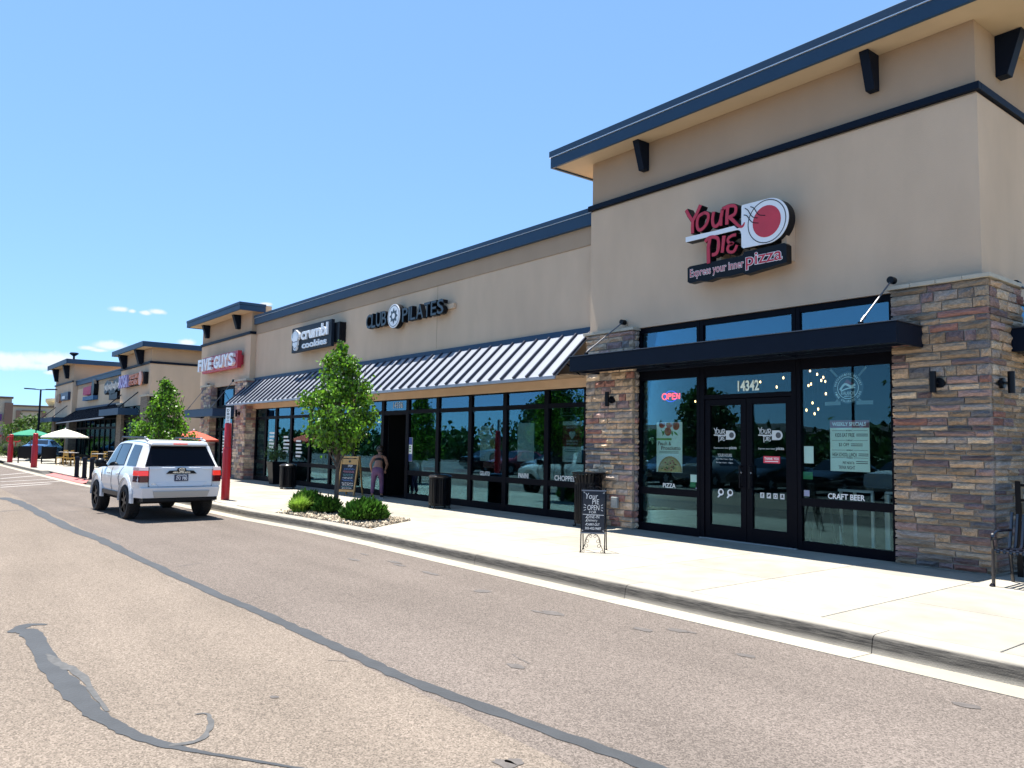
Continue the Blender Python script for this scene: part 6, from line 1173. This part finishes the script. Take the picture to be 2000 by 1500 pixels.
def oval(rx, rz, cx_=0, cz_=1.19, w_=.011):
    mb = MB(); a = circle(cx_, cz_, rx, 24, rz); c = circle(cx_, cz_, rx - w_, 24, rz - w_)
    for i in range(24): j = (i + 1) % 24; mb.add([(-2.358, -a[i][0], a[i][1]), (-2.358, -a[j][0], a[j][1]), (-2.358, -c[j][0], c[j][1]), (-2.358, -c[i][0], c[i][1])], [(0, 1, 2, 3)])
    return mb
mb = oval(.068, .045); 
for q in (oval(.022, .043, 0, 1.19, .008), oval(.045, .018, 0, 1.208, .008)): mb.add([(x - .0005, y, z) for x, y, z in q.v], q.f)
mb.build('emblem', CHROME, tg)
pt = MB().box(-2.352, -2.32, -.155, .155, .925, 1.075).build('licence_plate', mat('plate_dark', (.025, .03, .075), .5), tg); mb = MB(); text_into(mb, 'ZIQ', -.13, -.02, .945, 1.03, 0, .001, .02, basis=RB(-2.3535)); text_into(mb, 'P80', .02, .13, .945, 1.03, 0, .001, .02, basis=RB(-2.3535)); mb.build('lettering', SIGNW, tg, fix=False)
mb = MB(); stroke_into(mb, [(-.11, 1.045), (-.05, 1.06), (0, 1.05), (.06, 1.062), (.12, 1.045)], .014, lambda y, z, d: (-2.353 + d, -y, z), -.001, .001); mb.build('plate_print', SIGNW, tg)
mb = MB(); text_into(mb, 'SR5', -.66, -.57, .845, .868, 0, .002, .03, basis=RB(-2.338)); mb.build('lettering', CHROME, tg, fix=False)
bp = MB().hexa([(-2.36, -.86, .54), (-2.0, -.955, .54), (-2.0, .955, .54), (-2.36, .86, .54), (-2.42, -.88, .775), (-2.0, -.96, .80), (-2.0, .96, .80), (-2.42, .88, .775)]).hexa([(-2.42, -.88, .775), (-2.0, -.96, .80), (-2.0, .96, .80), (-2.42, .88, .775), (-2.30, -.88, .80), (-2.0, -.95, .815), (-2.0, .95, .815), (-2.30, .88, .80)]).build('rear_bumper', CARW, SUV, bevel=.012)
MB().hexa([(-2.395, -.60, .56), (-2.2, -.60, .56), (-2.2, .60, .56), (-2.395, .60, .56), (-2.43, -.64, .70), (-2.2, -.64, .70), (-2.2, .64, .70), (-2.43, .64, .70)]).build('skid_strip', SILV, SUV, bevel=.006)
MB().box(-2.37, -2.1, -.84, .84, .46, .54).box(-2.38, -2.2, -.12, .12, .44, .53).build('lower_bumper', BLACK, SUV)
MB().hexa([(1.16, -.80, 1.22), (1.20, -.80, 1.22), (1.20, .80, 1.22), (1.16, .80, 1.22), (.55, -.64, 1.78), (.58, -.64, 1.79), (.58, .64, 1.79), (.55, .64, 1.78)]).build('windscreen', CGLASS, SUV)
for sd in (-1, 1): MB().hexa([(2.1, sd * .70, .92), (2.44, sd * .55, .92), (2.44, sd * .70, .92), (2.1, sd * .94, .92), (2.1, sd * .70, 1.06), (2.40, sd * .55, 1.0), (2.40, sd * .68, 1.0), (2.1, sd * .90, 1.06)]).build('headlight', mat('clear_lens', (.5, .5, .5)), SUV)
mb = MB(); text_into(mb, 'SR5', -.90, -.80, .70, .73, 0, .002, .02, basis=(Vector((0, .963, 0)), Vector((-1, 0, 0)), Vector((0, 0, 1)), Vector((0, 1, 0)))); 
mb = MB().tube([(-.95, .30, 1.93), (-1.05, .30, 2.02)], .006); mb.build('antenna', BLACK, SUV)
# simple cars of the lot: same kit, saloon shape
C_ = [(-2.25, .45, .70, .65, .80, .92, .76, .95, .68, .97), (-2.0, .32, .80, .62, .86, .95, .81, .98, .74, 1.0), (-1.45, .26, .84, .60, .89, .97, .83, 1.02, .72, 1.06), (-.85, .24, .85, .60, .89, .96, .84, 1.34, .60, 1.38), (-.2, .24, .85, .60, .89, .94, .84, 1.40, .60, 1.45), (.35, .24, .85, .60, .89, .93, .84, 1.34, .59, 1.39), (1.05, .24, .85, .60, .89, .92, .84, .96, .76, .99), (1.7, .28, .82, .58, .87, .82, .80, .86, .70, .90), (2.2, .38, .72, .55, .76, .70, .68, .73, .60, .76)]
def saloon(label, paint, name='parked_car'):
    s = thing(name, label, 'car', (0, 0, 0), local=True); b_ = hull(C_).build('body', paint, s); cut_arches(b_, (-1.32, 1.35), .37, .33, .62)
    MB().box(-1.9, 1.9, -.78, .78, .2, .42).build('underbody', WELL, s)
    for ax in (-1.32, 1.35):
        for sd in (-1, 1): wheel(s, ax, sd, .88, .33, .21, SILV, 5)
    for sd in (-1, 1):
        side_glass(C_, .72, -.02, .34, -.05, .10, .90, sd, s); side_glass(C_, -.10, -.95, -.12, -.80, .10, .90, sd, s)
        MB().box(-2.24, -2.0, sd * .45, sd * .80, .75, .90).build('tail_light', mat('tail_dark', (.09, .008, .012)), s); MB().box(1.98, 2.16, sd * .45, sd * .76, .60, .70).build('headlight', mat('clear_lens', (.5, .5, .5)), s)
    MB().hexa([(1.0, -.70, 1.0), (1.04, -.70, 1.0), (1.04, .70, 1.0), (1.0, .70, 1.0), (.40, -.54, 1.36), (.43, -.54, 1.37), (.43, .54, 1.37), (.40, .54, 1.36)]).build('windscreen', CGLASS, s)
    MB().hexa([(-1.42, -.66, 1.08), (-1.38, -.66, 1.08), (-1.38, .66, 1.08), (-1.42, .66, 1.08), (-.92, -.54, 1.365), (-.88, -.54, 1.375), (-.88, .54, 1.375), (-.92, .54, 1.365)]).build('rear_window', CGLASS, s); return s
BLUE = mat('blue_paint', (.05, .13, .28), .2, coat=.6); GREYP = mat('grey_paint', (.16, .17, .18), .2, coat=.6); DKP = mat('black_car_paint', (.012, .013, .016), .15, coat=.6); REDP2 = mat('maroon_paint', (.16, .015, .02), .2, coat=.6)
v = saloon('blue car parked beyond the patio screens under the white umbrella', BLUE); v.location = (-68.5, 9.3, 0); v.rotation_euler = (0, 0, 2.7)
protos = {}
ROW = [(-40, DKP, 'black car', 'parked across the lot, leftmost in the mirrored row'), (-37.2, REDP2, 'maroon car', 'parked across the lot, mirrored by the wooden chalkboard'), (-34.3, GREYP, 'grey car', 'parked across the lot, mirrored in the bakery windows'), (-31.4, DKP, 'black car', 'parked across the lot next to a white one, mirrored by the person'), (-28.5, CARW, 'white car', 'parked across the lot, mirrored left of the GELATO window'),
       (-25.6, DKP, 'black car', 'parked across the lot, mirrored under the menu poster'), (-22.6, GREYP, 'grey car', 'parked across the lot, mirrored behind the word PANINI'), (-19.6, DKP, 'black car', 'parked across the lot, mirrored beside the stone pier'), (-16.7, DKP, 'black car', 'parked across the lot, mirrored behind the word PIZZA'), (-13.7, CARW, 'white car', 'parked across the lot, mirrored in the left pizza shop door'),
       (-10.7, DKP, 'black car', 'parked across the lot, mirrored in the right pizza shop door'), (-7.8, GREYP, 'grey car', 'parked across the lot, mirrored left of CRAFT BEER'), (-4.8, DKP, 'black car', 'parked across the lot, mirrored right of CRAFT BEER'), (-1.9, DKP, 'black car', 'parked across the lot, rightmost in the mirrored row')]
for i, (x, pm, a_, b_) in enumerate(ROW):
    y, rz, lb = -6.3 + .3 * math.sin(i * 2.1), PI / 2 * (1 if i % 3 else -1), a_ + ' ' + b_
    k = pm.name
    if k not in protos: protos[k] = c = saloon(lb, pm)
    else: c = copy_tree(protos[k])
    c.location = (x, y, RZ); c.rotation_euler = (0, 0, rz); tag(c, lb, 'car', 'cars parked across the lot')
# planting, lamps and buildings across the lot (they show in the windows)
for i, (x, y, h, r, sd, lb) in enumerate(((-14.0, -10.6, 5.6, 2.4, 41, 'leafy tree across the lot, mirrored in the left pizza shop window'), (-9.0, -10.8, 5.2, 2.0, 42, 'leafy tree across the lot, mirrored above the pizza shop doors'), (-26.5, -10.4, 4.6, 1.5, 43, 'small tree across the lot, mirrored left of the GELATO window'), (-44, -14, 5, 2.2, 44, 'tree far across the lot, mirrored in the bakery windows'))):
    round_tree('lot_tree', lb, x, y, h, r, 1.7, 120, sd, LEAF2, .22, 'trees across the lot', .10)
hed = MB(); rr = random.Random(77); pts = []  # unseen hedge added to darken the horizon band mirrored in the glass
for i in range(420): x = rr.uniform(-120, 40); y = rr.uniform(-30, -24); z = rr.uniform(.2, 2.6) ; pts += [Vector((x + rr.gauss(0, .9), y + rr.gauss(0, .7), max(0, z + rr.gauss(0, .5)))) for _ in range(34)]
hed.v, hed.f = leaf_cloud(pts, .62); hed.m = [0] * len(hed.f); stuff(tag(hed.build('hedgerow', LEAF2, fix=False), 'added dark green hedgerow across the lot that darkens the window reflections', 'hedge'))
lamp_post(-25.5, -24, 8.5, 'dark twin head lamp post across the lot, mirrored above PANINI', .2)
isl = struct('lot_island', MB().box(-46, 4, -12.2, -9.4, RZ - .1, RZ + .12), mat('island_mulch', (.12, .09, .06), .95, var=.3, vs=6))
DKB = mat('apartment_brown', (.10, .08, .07), .9, var=.1, vs=.5); DKR = mat('apartment_roof', (.035, .032, .032), .9)
for i, (x0, x1, y, h, lb) in enumerate(((-140, -72, -95, 6.2, 'brown apartment block across the lot, leftmost in the mirrored windows'), (-66, -22, -88, 5.6, 'brown apartment block across the lot, mirrored behind the pickup line of cars'), (-16, 34, -84, 5.4, 'brown apartment block across the lot, mirrored in the right window'))):
    F = thing('apartment_block', lb, 'building', ((x0 + x1) / 2, y, 0), 0, 'apartment blocks across the lot'); MB().box(x0, x1, y - 14, y, -.3, h * .72).build('wall', DKB, F); MB().hexa([(x0 - 1, y - 15, h * .72), (x1 + 1, y - 15, h * .72), (x1 + 1, y + 1, h * .72), (x0 - 1, y + 1, h * .72), (x0 + 8, y - 7.5, h), (x1 - 8, y - 7.5, h), (x1 - 8, y - 6.5, h), (x0 + 8, y - 6.5, h)]).build('roof', DKR, F)
    for k in range(8):
        for z in (.6, 2.4): a = x0 + (x1 - x0) * (k + .5) / 8; MB().box(a - 1, a + 1, y + .002, y + .06, z, z + 1.1).build('window', CGLASS, F)
# ---------------------------------------------------------------- person at the doorway
SKIN = mat('skin', (.30, .155, .105), .55); LEGG = mat('purple_leggings', (.115, .055, .125), .8, var=.22, vs=3); TOPM = mat('black_top', (.007, .007, .009), .8); HAIR = mat('dark_hair', (.010, .007, .006), .5)
PER = thing('person', 'person from behind in black racerback top and purple leggings, bending at the doorway', 'person', (-20.75, 11.42, 0), .90, local=True)
def skin(name, joints, edges, m, parent, root=0, lv=2):
    me = bpy.data.meshes.new(name); me.from_pydata([j[:3] for j in joints], edges, []); o = link(name, me, parent); me.materials.append(m)
    md = o.modifiers.new('skin', 'SKIN'); md.use_smooth_shade = True; ss = o.modifiers.new('sub', 'SUBSURF'); ss.levels = lv; ss.render_levels = lv
    for i, j in enumerate(joints): sv = me.skin_vertices[0].data[i]; sv.radius = (j[3], j[4] if len(j) > 4 else j[3]); sv.use_root = (i == root)
    dg = bpy.context.evaluated_depsgraph_get(); m2 = bpy.data.meshes.new_from_object(o.evaluated_get(dg)); o.modifiers.clear(); o.data = m2
    m2.polygons.foreach_set('use_smooth', [True] * len(m2.polygons)); return o
J = [(0, 0, .84, .145, .11), (0, .06, .98, .115, .085), (0, .17, 1.11, .135, .09), (0, .25, 1.20, .115, .075), (0, .31, 1.275, .05), (0, .36, 1.335, .07), (0, .40, 1.41, .085, .095),
     (-.095, 0, .78, .105), (-.125, .03, .46, .062), (-.145, -.02, .10, .040), (-.16, .10, .035, .035), (.095, 0, .78, .105), (.115, .05, .46, .062), (.125, .02, .10, .040), (.14, .14, .035, .035),
     (-.165, .24, 1.195, .058), (-.255, .17, .97, .043), (-.205, .21, .765, .030), (.165, .24, 1.195, .058), (.235, .28, .97, .043), (.17, .40, .84, .030)]
E_ = [(0, 1), (1, 2), (2, 3), (3, 4), (4, 5), (5, 6), (0, 7), (7, 8), (8, 9), (9, 10), (0, 11), (11, 12), (12, 13), (13, 14), (3, 15), (15, 16), (16, 17), (3, 18), (18, 19), (19, 20)]
for hx, hy, hz, wr, s in ((-.195, .22, .70, 17, -1), (.155, .43, .78, 20, 1)):
    b_ = len(J); J.append((hx, hy, hz, .026, .018)); E_.append((wr, b_))
    for f in range(4): k = len(J); J += [(hx + (f - 1.5) * .016, hy + .012, hz - .045, .009), (hx + (f - 1.5) * .017, hy + .02, hz - (.075, .085, .08, .065)[f], .008)]; E_ += [(b_, k), (k, k + 1)]
    k = len(J); J += [(hx - s * .03, hy + .01, hz - .01, .009), (hx - s * .042, hy + .015, hz - .04, .008)]; E_ += [(b_, k), (k, k + 1)]
body_p = skin('body', J, E_, SKIN, PER)
MB().sphere((-.03, .485, 1.42), .012, 6).sphere((.03, .485, 1.42), .012, 6).build('eye', BLACK, PER)
skin('leggings', [(0, .035, .93, .128, .10), (0, 0, .84, .162, .128), (-.095, -.005, .76, .118), (-.125, .03, .46, .073), (-.14, -.012, .24, .062), (-.145, -.018, .12, .047), (.095, -.005, .76, .118), (.115, .05, .46, .073), (.122, .024, .24, .062), (.125, .022, .12, .047)], [(0, 1), (1, 2), (2, 3), (3, 4), (4, 5), (1, 6), (6, 7), (7, 8), (8, 9)], LEGG, PER, 1)
skin('top', [(0, .11, 1.02, .135, .102), (0, .17, 1.10, .158, .118), (0, .215, 1.155, .150, .108)], [(0, 1), (1, 2)], TOPM, PER)
bk = lambda pts: MB().tube(pts, .013)
for sd in (-1, 1): bk(smooth_path([(0, .125, 1.16), (0, .165, 1.22), (sd * .05, .20, 1.262), (sd * .10, .25, 1.275)], 3)).build('strap', TOPM, PER)
q = MB().sphere((0, .38, 1.43), .125, 14); q.build('hair', HAIR, PER, smooth=80); MB().sphere((0, .30, 1.50), .055, 10).build('hair_bun', HAIR, PER, smooth=80)
for x, y in ((-.15, .05), (.132, .09)): MB().hexa([(x - .042, y - .13, 0), (x + .042, y - .13, 0), (x + .048, y + .12, 0), (x - .048, y + .12, 0), (x - .036, y - .12, .09), (x + .036, y - .12, .09), (x + .03, y + .10, .045), (x - .03, y + .10, .045)]).build('shoe', BLACK, PER, bevel=.012); MB().box(x - .046, x + .046, y - .132, y + .122, 0.0, .022).build('sole', mat('sole_white', (.6, .6, .6), .7), PER)
